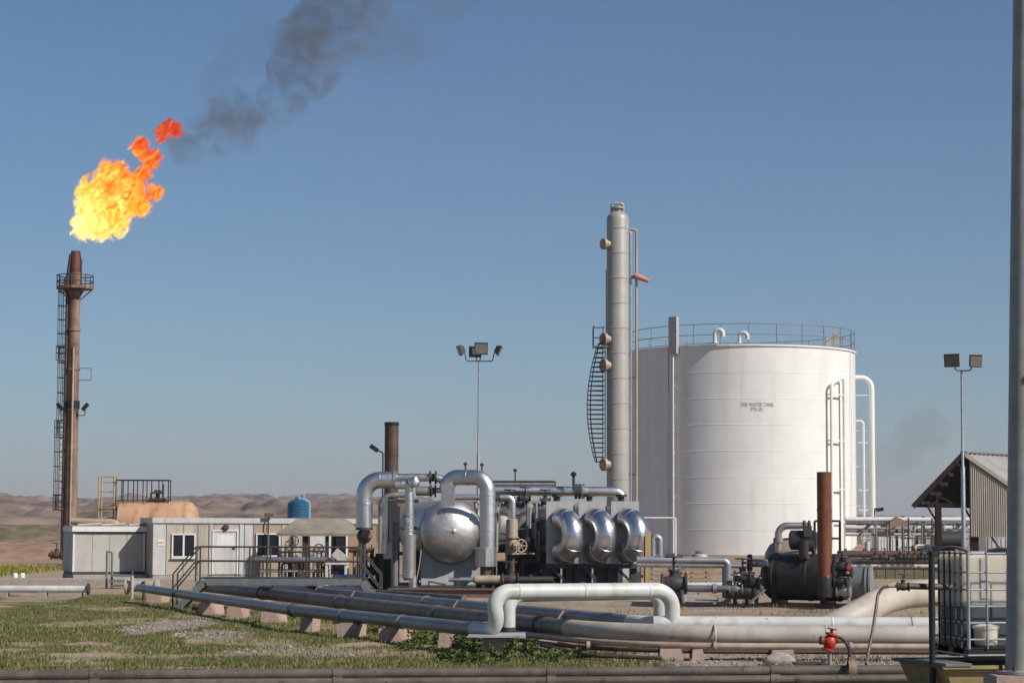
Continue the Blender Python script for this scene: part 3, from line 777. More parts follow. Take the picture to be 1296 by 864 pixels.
# ================================================================== flare stack
def build_flare():
    D = 80
    b = P(87.5, 719.5, D); B = V(b.x, b.y, 0)
    zat = lambda py: P(92, py, D).z
    t = thing('flare_stack', B, 'tall rusty flare stack with caged ladder and platforms under the flame', 'flare stack')
    r = M_(7.8, D); zt = zat(318)
    MB().lathe([(r * 1.5, 0), (r * 1.5, .15), (r * 1.08, .2), (r * 1.08, zat(600)), (r * .95, zat(500)), (r * .92, zat(372)), (r * .86, zat(345))], B, n=32).build('stack_tube', 'flare_rust', t)
    MB().lathe([(r * .86, zat(345)), (r * .88, zat(340)), (r * .86, zat(326)), (r * .74, zt), (r * .66, zt), (r * .66, zt - .3)], B, n=28).build('flare_tip', 'flare_tip', t)
    for z in range(2, int(zt), 2):
        MB().lathe([(r * .9, -.05), (r * 1.12, -.05), (r * 1.12, .05), (r * .9, .05)], B + Z * z, n=28, caps=False).build('flange', 'flare_rust', t)
    MB().tube([B + V(r * .2, -r * 1.12, .5), B + V(r * .2, -r * 1.12, zat(520)), B + V(r * .2, -r * 1.05, zat(440))], .05, 8).build('pilot_pipe', 'tan_pipe', t)
    MB().tube([B + V(-r * 1.15, -.1, .4), B + V(-r * 1.15, -.1, zat(350)), B + V(-r * .7, -.1, zat(322))], .09, 10).build('gas_pipe', 'old_rust', t)
    MB().tube([B + V(r * 1.02, -.05, zat(372)), B + V(r * 1.02, -.05, zat(330)), B + V(r * .6, -.05, zat(320))], .03, 8).build('igniter_line', 'dark_steel', t)
    # top platform
    zd = zat(366); pr = M_(23, D)
    MB().lathe([(r * .9, 0), (pr, 0), (pr, .13), (r * .9, .13)], B + Z * zd, n=28, caps=False).build('platform', 'flare_rust', t)
    for k in range(6):
        a = math.pi / 3 * k + .3
        e = V(math.cos(a), math.sin(a), 0)
        MB().bar(B + e * r * .85 + Z * (zd - .55), B + e * pr * .93 + Z * (zd), .06).build('platform_strut', 'flare_rust', t)
    hr = zat(349) - zd
    circ = [B + V(math.cos(a), math.sin(a), 0) * pr for a in [2 * math.pi * k / 24 for k in range(24)]]
    for f in (1.0, .55):
        MB().tube([p + Z * (zd + hr * f) for p in circ], .03, 6, closed=True).build('handrail', 'old_rust', t)
    for k in range(0, 24, 3):
        MB().tube([circ[k] + Z * zd, circ[k] + Z * (zd + hr)], .03, 6).build('railing_post', 'old_rust', t)
    # ladders in three flights with cages
    def flight(pxc, y0, y1, cage):
        x = P(pxc, 662, D).x
        p = V(x, B.y - .05, 0)
        ladder(t, p + Z * zat(y0), p + Z * zat(y1), (1, 0.25, 0), .30, .30, 'dark_steel', .022)
        n = max(2, int((y0 - y1) / 16))
        zs_ = [zat(y0 - (y0 - y1) * k / n) for k in range(n + 1)]
        for z in zs_[:-1]:
            pts = [p + V(-.23 + .23 * math.cos(a) * 1.0 + 0.05, -.30 * math.sin(a), z) for a in [-.3 + (2 * math.pi - .2) * j / 10 for j in range(11)]]
            MB().tube(pts, .022, 6).build('cage_hoop', 'dark_steel', t)
        for a in (2.0, 3.1, 4.2):
            q = p + V(-.18 + .23 * math.cos(a), -.30 * math.sin(a), 0)
            MB().tube([q + Z * zs_[0], q + Z * zs_[-1]], .018, 6).build('cage_bar', 'dark_steel', t)
    flight(78.5, 440, 352, True); flight(79.5, 535, 440, True); flight(77.5, 645, 535, True)
    for py in (456, 550, 644):
        z = zat(py); c = V(P(74.5, 662, D).x, B.y - .05, z)
        MB().box(c, (.5, .7, .05)).build('landing', 'flare_rust', t)
        railing(t, [c + V(.2, -.32, 0), c + V(-.24, -.32, 0), c + V(-.24, .32, 0), c + V(.2, .32, 0)], .72, [c + V(-.24, -.32, 0), c + V(-.24, .32, 0), c + V(.0, -.32, 0)], .022, 'dark_steel')
    f = V(B.x + r * .8, B.y - .1, 0); z0, z1 = zat(481), zat(466); xr = P(112, 662, D).x
    MB().tube([f + Z * z0, V(xr, f.y, z0), V(xr, f.y, z1), f + Z * z1], .022, 6).build('side_frame', 'old_rust', t)
    for sx, px in ((-1, 74), (1, 106)):
        z = zat(517); h = V(P(px, 662, D).x, B.y - .25, z)
        arm = MB().tube([B + V(sx * r * .8, -.2, z - .35), h + V(0, 0, -.35), h], .025, 6, bend=.08).build('lamp_arm', 'dark_steel', t)
        MB().box(h + V(0, 0, .08), (.42, .30, .16), m=(Matrix.Rotation(sx * -.9, 3, 'Y'))).build('flood_lamp', 'black', t)
    MB().lathe([(r * 1.15, 0), (r * 1.15, .4)], B + Z * (zat(512) - .2), n=24).build('lamp_collar', 'black', t)
    c = B + V(-.5, -.2, zat(702))
    MB().tube([c + V(-.5, 0, 0), c + V(.4, 0, 0)], .10, 10).build('inlet_pipe', 'old_rust', t)
    valve(t, c + V(-.1, 0, 0), (1, 0, 0), .15, 'old_rust', wheel=.2)
build_flare()

# flame and smoke (volumes inside hulls)
def blob_hull(name, spheres, voxel, disp, dscale, seed):
    me = bpy.data.meshes.new(name)
    V_, F_ = [], []
    import bmesh
    bm = bmesh.new()
    for (c, r) in spheres:
        g = bmesh.ops.create_icosphere(bm, subdivisions=2, radius=r)
        for v in g['verts']: v.co += c
    bm.to_mesh(me); bm.free()
    ob = bpy.data.objects.new(name, me); COL.objects.link(ob)
    rm = ob.modifiers.new('r', 'REMESH'); rm.mode = 'VOXEL'; rm.voxel_size = voxel; rm.use_smooth_shade = True
    tx = bpy.data.textures.new(name, 'CLOUDS'); tx.noise_scale = dscale; tx.noise_depth = 3
    dm = ob.modifiers.new('d', 'DISPLACE'); dm.texture = tx; dm.strength = disp; dm.mid_level = 0.5
    bpy.context.view_layer.update()
    m2 = bpy.data.meshes.new_from_object(ob.evaluated_get(bpy.context.evaluated_depsgraph_get()))
    ob.modifiers.clear(); ob.data = m2; bpy.data.meshes.remove(me)
    ORG[ob] = V(0, 0, 0)
    return ob
FD = 80
def FP(px, py, dd=0): return P(px, py, FD + dd)
FLB = [(103, 293, 11), (118, 286, 17), (143, 277, 20), (126, 252, 25), (150, 247, 27), (143, 223, 18), (168, 255, 17), (179, 262, 11), (172, 234, 12), (181, 220, 10), (189, 207, 10), (196, 198, 9), (183, 196, 8), (176, 185, 11),
       (206, 172, 9), (213, 163, 11), (222, 166, 9), (197, 243, 10), (98, 282, 9), (110, 265, 13)]
_fr = random.Random(8)
FLD = [_fr.uniform(-.35, .35) for _ in FLB]
def flame_mat():
    m = bpy.data.materials.new('flame'); m.use_nodes = True
    t = m.node_tree; t.nodes.clear()
    out = _n(t, 'ShaderNodeOutputMaterial')
    tc = _n(t, 'ShaderNodeTexCoord')
    o0, o1 = FP(100, 300), FP(215, 170)
    sub = _n(t, 'ShaderNodeVectorMath', operation='SUBTRACT'); sub.inputs[1].default_value = o0
    t.links.new(tc.outputs['Object'], sub.inputs[0])
    dot = _n(t, 'ShaderNodeVectorMath', operation='DOT_PRODUCT'); ax = (o1 - o0); dot.inputs[1].default_value = ax * 1.45 / ax.length_squared
    t.links.new(sub.outputs[0], dot.inputs[0])
    nz = _n(t, 'ShaderNodeTexNoise'); nz.inputs['Scale'].default_value = 1.7; nz.inputs['Detail'].default_value = 8; nz.inputs['Distortion'].default_value = 2.2; nz.inputs['Roughness'].default_value = 0.6
    m1 = _n(t, 'ShaderNodeMapping'); m1.inputs['Rotation'].default_value = (0, R(50), 0); t.links.new(tc.outputs['Object'], m1.inputs[0])
    m2 = _n(t, 'ShaderNodeMapping'); m2.inputs['Scale'].default_value = (0.55, 1, 1); t.links.new(m1.outputs[0], m2.inputs[0])
    t.links.new(m2.outputs[0], nz.inputs['Vector'])
    ma = _n(t, 'ShaderNodeMath', operation='MULTIPLY_ADD'); t.links.new(nz.outputs[0], ma.inputs[0]); ma.inputs[1].default_value = -3.9
    t.links.new(dot.outputs['Value'], ma.inputs[2])           # pos - 1.5*noise
    cr = _n(t, 'ShaderNodeValToRGB'); e = cr.color_ramp.elements
    mr = _n(t, 'ShaderNodeMapRange'); mr.inputs[1].default_value = -2.35; mr.inputs[2].default_value = -0.15
    t.links.new(ma.outputs[0], mr.inputs[0]); t.links.new(mr.outputs[0], cr.inputs[0])
    e[0].position, e[0].color = 0.18, (1.0, 0.78, 0.26, 1)
    e[1].position, e[1].color = 0.95, (0.34, 0.025, 0.008, 1)
    for p_, c_ in ((0.34, (1.0, 0.55, 0.07, 1)), (0.48, (0.9, 0.27, 0.02, 1)), (0.70, (0.60, 0.07, 0.01, 1))):
        x = e.new(p_); x.color = c_
    n2 = _n(t, 'ShaderNodeTexNoise'); n2.inputs['Scale'].default_value = 2.3; n2.inputs['Detail'].default_value = 5; n2.inputs['Distortion'].default_value = 1.2
    t.links.new(m2.outputs[0], n2.inputs['Vector'])
    dn = _n(t, 'ShaderNodeMapRange'); dn.inputs[1].default_value = 1.40; dn.inputs[2].default_value = 1.78; dn.inputs[4].default_value = 8.0
    acc = None
    for (x_, y_, r_), dd in zip(FLB, FLD):
        ds = _n(t, 'ShaderNodeVectorMath', operation='DISTANCE'); ds.inputs[1].default_value = FP(x_, y_, dd)
        t.links.new(tc.outputs['Object'], ds.inputs[0])
        sc_ = _n(t, 'ShaderNodeMath', operation='MULTIPLY_ADD'); sc_.inputs[1].default_value = -1 / M_(r_ * 1.32, FD); sc_.inputs[2].default_value = 1.0
        t.links.new(ds.outputs['Value'], sc_.inputs[0])
        if acc is None: acc = sc_
        else:
            mxn = _n(t, 'ShaderNodeMath', operation='SMOOTH_MAX'); mxn.inputs[2].default_value = 0.15
            t.links.new(acc.outputs[0], mxn.inputs[0]); t.links.new(sc_.outputs[0], mxn.inputs[1]); acc = mxn
    nm = _n(t, 'ShaderNodeMath', operation='MULTIPLY_ADD'); nm.inputs[1].default_value = 2.5
    t.links.new(n2.outputs[0], nm.inputs[0]); t.links.new(acc.outputs[0], nm.inputs[2])     # falloff + 1.9 * noise
    t.links.new(nm.outputs[0], dn.inputs[0])
    em = _n(t, 'ShaderNodeEmission'); ab = _n(t, 'ShaderNodeVolumeAbsorption'); ab.inputs['Color'].default_value = (0, 0, 0, 1)
    t.links.new(cr.outputs[0], em.inputs['Color'])
    es = _n(t, 'ShaderNodeMath', operation='MULTIPLY'); es.inputs[1].default_value = 1.6
    t.links.new(dn.outputs[0], es.inputs[0]); t.links.new(es.outputs[0], em.inputs['Strength']); t.links.new(dn.outputs[0], ab.inputs['Density'])
    ad = _n(t, 'ShaderNodeAddShader'); t.links.new(em.outputs[0], ad.inputs[0]); t.links.new(ab.outputs[0], ad.inputs[1])
    t.links.new(ad.outputs[0], out.inputs['Volume'])
    return m
sph = [(FP(x, y, dd), M_(r * 1.5, FD)) for (x, y, r), dd in zip(FLB, FLD)]
flame = blob_hull('flame', sph, 0.12, 0.25, 0.6, 3)
flame.data.materials.clear(); flame.data.materials.append(flame_mat())
tag(flame, 'billowing yellow and orange flame blowing right above the flare stack tip', 'flame')

def smoke_mat(name, dens, lo, hi, scale, colr=(0.24, 0.22, 0.205)):
    m = bpy.data.materials.new(name); m.use_nodes = True
    t = m.node_tree; t.nodes.clear()
    out = _n(t, 'ShaderNodeOutputMaterial'); tc = _n(t, 'ShaderNodeTexCoord')
    nz = _n(t, 'ShaderNodeTexNoise'); nz.inputs['Scale'].default_value = scale; nz.inputs['Detail'].default_value = 7; nz.inputs['Distortion'].default_value = 1.2; nz.inputs['Roughness'].default_value = 0.6
    t.links.new(tc.outputs['Object'], nz.inputs['Vector'])
    mr = _n(t, 'ShaderNodeMapRange', interpolation_type='SMOOTHSTEP'); mr.inputs[1].default_value = lo; mr.inputs[2].default_value = hi; mr.inputs[4].default_value = dens
    t.links.new(nz.outputs[0], mr.inputs[0])
    pv = _n(t, 'ShaderNodeVolumePrincipled'); pv.inputs['Color'].default_value = (*colr, 1)
    t.links.new(mr.outputs[0], pv.inputs['Density']); t.links.new(pv.outputs[0], out.inputs['Volume'])
    return m
def plume(name, path, label, dens, lo, hi, scale, D, seed, voxel=.3):
    r_ = random.Random(seed); sp_ = []
    for (x0, y0, r0), (x1, y1, r1) in zip(path[:-1], path[1:]):
        n = max(2, int(math.hypot(x1 - x0, y1 - y0) / (0.22 * (r0 + r1) / 2)))
        for k in range(n):
            f = k / n; rr = r0 + (r1 - r0) * f
            q = r_.uniform(-.45, .45) * rr; w = r_.uniform(-.45, .45) * rr
            sp_.append((P(x0 + (x1 - x0) * f + q, y0 + (y1 - y0) * f + w, D + r_.uniform(-.5, .5) * rr / 20), M_(rr * r_.uniform(.7, 1.2), D)))
    o = blob_hull(name, sp_, voxel, voxel * 3, 1.2, seed)
    o.data.materials.clear(); o.data.materials.append(smoke_mat(name, dens, lo, hi, scale))
    return tag(o, label, 'smoke', kind='stuff')
plume('smoke', [(206, 172, 10), (222, 178, 17), (245, 183, 22), (272, 168, 26), (305, 148, 32), (338, 142, 28), (365, 115, 31), (392, 84, 36), (408, 50, 44), (425, 15, 46), (455, -45, 54), (500, -110, 64)], 'dark sooty smoke trailing up and right from the flame', 0.50, 0.40, 0.74, 0.60, 80, 5)
plume('faint_smoke', [(255, 130, 18), (285, 95, 24), (330, 60, 26), (385, 40, 30), (470, 45, 40), (535, 30, 45), (570, -20, 55)], 'thin faint smoke drifting beside the dark plume', 0.12, 0.40, 0.72, 0.45, 83, 9)
plume('distant_smoke', [(1115, 592, 16), (1140, 572, 20), (1160, 550, 24), (1185, 535, 20)], 'small grey smudge of far off smoke above the gabled shed', 0.030, 0.32, 0.7, 0.05, 500, 13, voxel=1.5)

# ================================================================== cabins on the left
def rect(fc, x0, y0, x1, y1):
    xm, ym = (x0 + x1) / 2, (y0 + y1) / 2
    u0 = fc.uz(x0, ym)[0]; u1 = fc.uz(x1, ym)[0]; za = fc.uz(xm, y0)[1]; zb = fc.uz(xm, y1)[1]
    return u0, u1, zb, za
def slab(fc, u0, u1, z0, z1, out0, out1, name, m, parent):
    return MB().box(fc.at((u0 + u1) / 2, (z0 + z1) / 2, (out0 + out1) / 2), (u1 - u0, out1 - out0, z1 - z0), rz=fc.rz).build(name, m, parent)
def window(fc, t, u0, u1, z0, z1, panes=2, bar=.05):
    fr = MB()
    for a, b, c, d in ((u0, u1, z0, z0 + bar), (u0, u1, z1 - bar, z1), (u0, u0 + bar, z0 + bar, z1 - bar), (u1 - bar, u1, z0 + bar, z1 - bar)):
        fr.box(fc.at((a + b) / 2, (c + d) / 2, .035), (b - a, .09, d - c), rz=fc.rz)
    w = (u1 - u0 - bar * 2) / panes
    for k in range(1, panes):
        fr.box(fc.at(u0 + bar + w * k, (z0 + z1) / 2, .03), (.07, .07, z1 - z0 - bar * 2), rz=fc.rz)
    f = fr.build('window', 'white', t)
    for k in range(panes):
        MB().box(fc.at(u0 + bar + w * (k + .5), (z0 + z1) / 2, .012), (w - .05, .015, z1 - z0 - bar * 2), rz=fc.rz).build('pane', 'glass_dark', f)
    MB().box(fc.at((u0 + u1) / 2, z0 - .03, .06), (u1 - u0 + .06, .14, .04), rz=fc.rz).build('sill', 'white', f)
def build_cabin():
    o = G(193, 738); fc = Face(o, R(20))
    zb = .32; zt = fc.uz(260, 655)[1]
    L = fc.uz(476, 690)[0]; dep = 2.44
    t = thing('site_cabin', fc.at(0, 0), 'long beige portable cabin with white door and two white framed windows', 'cabin')
    MB().box(fc.at(L / 2, .16, -dep / 2), (L, dep, .30), rz=fc.rz).build('plinth', 'concrete', t)
    MB().box(fc.at(L / 2, (zb + zt) / 2, -dep / 2 - .02), (L - .04, dep - .06, zt - zb - .02), rz=fc.rz).build('core', 'panel_beige', t)
    cuts = [193, 210, 232, 250, 264, 270, 303, 309, 320, 337, 356, 374, 392, 414, 440, 458, 476]
    mats_ = ['panel_white', 'panel_beige', 'panel_beige', 'panel_beige', 'panel_white', 'panel_beige', 'panel_white', 'panel_white', 'panel_peach', 'panel_peach', 'panel_beige', 'panel_beige', 'panel_beige', 'panel_beige', 'panel_brown', 'panel_brown']
    for a, b, mm in zip(cuts[:-1], cuts[1:], mats_):
        u0, u1 = fc.uz(a, 695)[0], fc.uz(b, 695)[0]
        slab(fc, u0 + .012, u1 - .012, zb, zt - .22, -.012, .012, 'wall_panel', mm, t)
    # end wall panels facing left
    for k in range(3):
        MB().box(fc.at(-.006, (zb + zt - .2) / 2, -.4 - .8 * k), (.03, .78, zt - zb - .2), rz=fc.rz).build('wall_panel', 'panel_beige', t)
    slab(fc, -.05, L + .05, zt - .20, zt, -dep - .05, .06, 'roof', 'panel_white', t)
    slab(fc, -.04, L + .04, zt - .235, zt - .205, -.01, .035, 'gutter_trim', 'grey_steel', t)
    for px in (195, 266, 304.5):
        u = fc.uz(px, 690)[0]
        slab(fc, u - .05, u + .05, zb, zt - .24, .014, .05, 'corner_post', 'panel_white' if px != 266 else 'grey_plate', t)
    window(fc, t, *rect(fc, 217, 675, 247, 705))
    window(fc, t, *rect(fc, 323.5, 674.5, 354, 704))
    u0, u1, z0, z1 = rect(fc, 270, 672, 299, 730)
    z0 = zb + .02
    fr = MB()
    for a, b, c, d in ((u0 - .06, u0, z0, z1 + .06), (u1, u1 + .06, z0, z1 + .06), (u0, u1, z1, z1 + .06)):
        fr.box(fc.at((a + b) / 2, (c + d) / 2, .04), (b - a, .08, d - c), rz=fc.rz)
    fr.build('door_frame', 'white', t)
    dr = slab(fc, u0 + .01, u1 - .01, z0, z1 - .01, .014, .045, 'door', 'panel_white', t)
    slab(fc, u1 - .16, u1 - .06, z0 + .95, z0 + 1.0, .046, .09, 'handle', 'dark_steel', dr)
    slab(fc, u0 + .1, u1 - .1, z0 + 1.05, z1 - .12, .046, .054, 'door_panel', 'white', dr)
    # second, dark open doorway and a white board at the right end
    u0, u1, z0, z1 = rect(fc, 418, 678, 437, 728); z0 = zb + .02
    f2 = MB()
    for a, b, c, d in ((u0 - .07, u0, z0, z1 + .07), (u1, u1 + .07, z0, z1 + .07), (u0, u1, z1, z1 + .07)):
        f2.box(fc.at((a + b) / 2, (c + d) / 2, .04), (b - a, .08, d - c), rz=fc.rz)
    f2.build('door_frame', 'white', t)
    d2 = slab(fc, u0, u1, z0, z1, .014, .035, 'door', 'glass_dark', t); d2['label'] = 'dark slab for the shade inside the open doorway at the right end'  # shade inside the open doorway painted as a dark slab
    u0, u1, z0, z1 = rect(fc, 392, 676, 413, 691)
    slab(fc, u0, u1, z0, z1, .014, .05, 'white_board', 'panel_white', t)
    u0, u1, z0, z1 = rect(fc, 199, 682, 207, 690)
    nb = slab(fc, u0, u1, z0, z1, .014, .03, 'notice', 'white', t)
    slab(fc, u0 + .01, u1 - .01, (z0 + z1) / 2 - .035, (z0 + z1) / 2 + .02, .031, .035, 'notice_band', 'salmon', nb)
    u, z = fc.uz(285, 667)
    MB().lathe([(.05, 0), (.11, .04), (.12, .12), (.08, .16)], fc.at(u, z, .01), fc.n, 16).build('wall_lamp', 'dark_steel', t)
    # blue and pale water tanks on the roof
    def wtank(px0, px1, py0, py1, back, m, lab):
        u0 = fc.uz(px0, 650)[0]; u1 = fc.uz(px1, 650)[0]; r = (u1 - u0) / 2
        c = fc.at((u0 + u1) / 2, zt + .004, -back)
        h = fc.uz(385, py0)[1] - zt - .12
        w = thing('water_tank', c, lab, 'water tank')
        b = [(r * .98, 0), (r, .03)]
        k = 0
        n = 5
        for j in range(n):
            z0_, z1_ = h * j / n + .03, h * (j + 1) / n
            b += [(r, z0_ + .02), (r, z1_ - .03), (r * .965, z1_ - .015), (r * .965, z1_), (r, z1_ + .015)]
        MB().lathe(b, c, n=32).build('body', m, w)
        MB().lathe([(r, h + .015), (r * .6, h + .14), (r * .3, h + .17)], c, n=32).build('dome', m, w)
        MB().lathe([(r * .28, h + .15), (r * .3, h + .26), (r * .22, h + .29)], c, n=20).build('lid', 'pale_blue', w)
        return w
    wtank(372, 399, 633, 655, 1.0, 'blue_plastic', 'dark blue plastic water tank on the cabin roof')
    wtank(389, 409, 631, 655, 1.9, 'pale_blue', 'pale blue water tank half hidden behind the dark blue one')
    p = thing('roof_pipe', fc.at(fc.uz(338, 660)[0], 0, .2), 'thin dark upright pipe standing at front of beige cabin', 'pipe')
    u = fc.uz(338, 660)[0]
    MB().tube([fc.at(u, .1, .2), fc.at(u, zt + .1, .2)], .03, 8).build('upright', 'dark_steel', p)
    MB().box(fc.at(u + .02, zt + .12, .2), (.3, .14, .14), rz=fc.rz).build('cap', 'old_rust', p)
    return fc, zt
CAB, CZT = build_cabin()

def build_shed():
    f0 = Face(CAB.at(0, 0, -1.3), CAB.rz)
    u0_ = f0.uz(92, 700)[0]
    fc = Face(f0.at(u0_, 0), CAB.rz)
    zt = fc.uz(130, 666)[1]; L = -u0_ - .06; dep = 2.2; zb = .42
    t = thing('store_shed', fc.at(0, 0), 'low grey sheet metal store shed with white roof edge beside flare stack base', 'shed')
    MB().box(fc.at(L / 2, .155, -dep / 2 + .2), (L + .05, dep + .5, .31), rz=fc.rz).build('plinth', 'concrete', t)
    MB().box(fc.at(L / 2, .36, -dep / 2), (L, dep, .10), rz=fc.rz).build('base_frame', 'dark_steel', t)
    MB().box(fc.at(L / 2, (zb + zt) / 2, -dep / 2), (L - .04, dep - .06, zt - zb - .1), rz=fc.rz).build('core', 'shed_grey', t)
    n = 4
    for k in range(n):
        slab(fc, .08 + (L - .12) * k / n + .008, .08 + (L - .12) * (k + 1) / n - .008, zb, zt - .26, -.04, -.008, 'wall_panel', 'shed_grey', t)
    for k in range(2):
        MB().box(fc.at(.005, (zb + zt - .2) / 2, -.6 - 1.2 * k), (.03, 1.17, zt - zb - .2), rz=fc.rz).build('wall_panel', 'shed_grey', t)
    slab(fc, 0, .08, zb, zt - .2, -.05, .012, 'corner_post', 'white', t)
    slab(fc, L - .08, L, zb, zt - .2, -.05, .012, 'corner_post', 'white', t)
    slab(fc, -.05, L + .05, zt - .19, zt, -dep, .10, 'roof', 'white', t)
    slab(fc, -.02, L, zt - .25, zt - .195, -.03, .05, 'eave_trim', 'dark_steel', t)
    rb = MB()
    for k in range(24):
        rb.box(fc.at(-.02 + (L + .04) * (k + .5) / 24, zt + .02, -dep / 2 + .05), (.09, dep + .1, .04), rz=fc.rz)
    rb.build('roof_ribs', 'shed_grey', t)
    for k, px in enumerate((100, 130, 165)):
        u = fc.uz(px, 668)[0]
        MB().tube([fc.at(u, zt + .06, -.3), fc.at(u + .9, zt + .10, -.35)], .05, 8).build('loose_pipe', 'tan_pipe', t)
build_shed()

def build_rust_tank():
    D = 85
    c0, c1 = P(152, 662, D), P(238, 662, D)
    zt = P(200, 634, D).z; r = 1.25; zc = zt - r
    t = thing('rust_tank', V((c0.x + c1.x) / 2, c0.y, 0), 'rust stained salmon horizontal tank behind cabins with black railing on top', 'tank')
    L = c1.x - c0.x
    MB().lathe([(r * .96, -.02), (r, .03), (r, L), (r * .94, L + .22), (r * .75, L + .42), (r * .4, L + .55), (0, L + .58)], V(c0.x, c0.y, zc), (1, 0, 0), 40).build('shell', 'salmon_tank', t)
    for f in (.02, .5, .98):
        MB().lathe([(r + .012, -.04), (r + .012, .04)], V(c0.x + L * f, c0.y, zc), (1, 0, 0), 40, caps=False).build('weld_band', 'salmon_tank', t)
    for f in (.18, .8):
        MB().box(V(c0.x + L * f, c0.y, (zc - r * .7) / 2), (.35, 1.9, zc - r * .7)).build('saddle', 'concrete', t)
    hr = P(180, 607, D).z - zt
    xa, xb = P(149, 620, D).x, P(215, 620, D).x
    for f in (1.0, .04):
        MB().tube([V(xa, c0.y - .5, zt + hr * f - .02), V(xb, c0.y - .5, zt + hr * f - .02), V(xb, c0.y + .5, zt + hr * f - .02), V(xa, c0.y + .5, zt + hr * f - .02)], .035, 6, closed=True).build('rail', 'black', t)
    for yy, pxs in ((-.5, (149, 158, 171, 183, 203, 215)), (.5, (152, 160, 172, 184, 190, 204, 214))):
        for px in pxs:
            x = P(px, 620, D).x
            MB().tube([V(x, c0.y + yy, zt - .25), V(x, c0.y + yy, zt + hr)], .03, 6).build('railing_post', 'black', t)
    x = P(200, 620, D).x
    MB().box(V(x, c0.y - .1, zt + .08), (.9, .5, .16)).lathe([(.12, 0), (.12, .4), (.2, .4), (.2, .5)], V(x, c0.y, zt + .1), n=12).build('hatch', 'old_rust', t)
    MB().tube([V(x - .35, c0.y - .2, zt + .1), V(x - .35, c0.y - .2, zt + .45), V(x + .3, c0.y - .2, zt + .45)], .05, 8, bend=.08).tube([V(x + .3, c0.y, zt), V(x + .3, c0.y, zt + .9)], .03, 8).build('vent', 'old_rust', t)
    # yellow access ladder with cage at the left end
    lt = thing('access_ladder', V(P(136, 662, D).x, c0.y - .3, 0), 'faded yellow access ladder and guard frame at left end of rust tank', 'ladder')
    x0, x1 = P(126.5, 620, D).x, P(145.5, 620, D).x
    z0, z1 = P(136, 672, D).z, P(136, 603, D).z
    for x, yy in ((x0, -.3), (x1, -.3), (x0, .5), (x1, .5), ((x0 + x1) / 2 - .25, -.3)):
        MB().tube([V(x, c0.y + yy, 0), V(x, c0.y + yy, z1)], .04, 8).build('upright', 'yellow_paint', lt)
    for py in (603, 610, 622, 639, 655):
        z = P(136, py, D).z
        MB().tube([V(x0, c0.y - .3, z), V(x1, c0.y - .3, z), V(x1, c0.y + .5, z), V(x0, c0.y + .5, z)], .03, 6, closed=True).build('guard_hoop', 'yellow_paint', lt)
    for k in range(9):
        z = .3 + k * .32
        MB().tube([V((x0 + x1) / 2 - .25, c0.y - .3, z), V(x1, c0.y - .3, z)], .02, 6).build('rung', 'yellow_paint', lt)
    MB().box(V((x0 + x1) / 2 + .5, c0.y + .1, z1 - 1.75), (x1 - x0 + 1.0, .9, .06)).build('platform', 'old_rust', lt)
    bx = MB()
    bp = thing('tan_pipe_run', V(P(95, 662, 76).x, 76 * K, 0), 'rusty tan pipe run lying above shed roof beside flare stack', 'pipe')
    a, b = P(90, 659, 76), P(150, 661, 76)
    MB().tube([a, b, V(b.x, b.y, .1)], .16, 12, bend=.3).build('pipe', 'tan_pipe', bp)
    MB().tube([V(a.x + .2, a.y, .0), V(a.x + .2, a.y, a.z)], .08, 8).build('support', 'old_rust', bp)
build_rust_tank()

def build_canopy():
    D = 57
    t = thing('shelter_canopy', G(400, 742), 'faded beige hipped canopy roof on slim posts in front of cabin', 'canopy')
    y = D * K
    ze = P(400, 674.5, D).z; zr = P(400, 655.5, D + 1).z
    xl, xr = P(350, 674, D).x, P(456, 674, D).x
    a, b = P(373, 655, D).x, P(432, 655, D).x
    yf, yb, ym0, ym1 = y, y + 3.0, y + 1.1, y + 1.9
    e = [V(xl, yf, ze), V(xr, yf, ze), V(xr, yb, ze), V(xl, yb, ze)]
    q = [V(a, ym0, zr), V(b, ym0, zr), V(b, ym1, zr), V(a, ym1, zr)]
    for i in range(4):
        j = (i + 1) % 4
        n = (e[j] - e[i]).cross(q[i] - e[i]).normalized()
        MB().prism([e[i], e[j], q[j], q[i]], -n * .06).build('roof_slope', 'felt_roof', t)
    MB().prism(q, Z * -.05).build('roof_top', 'felt_roof', t)
    MB().box(V((xl + xr) / 2, yf + .02, ze - .05), (xr - xl, .04, .10)).build('fascia', 'felt_roof', t)
    for px, yy, m in ((384, .2, 'old_rust'), (388, .25, 'chimney_rust'), (413, .2, 'dark_steel'), (416, 2.7, 'dark_steel'), (360, 2.7, 'dark_steel'), (449, 2.7, 'dark_steel')):
        x = P(px, 690, D).x
        MB().box(V(x, y + yy, ze / 2), (.11, .11, ze)).build('post', m, t)
build_canopy()

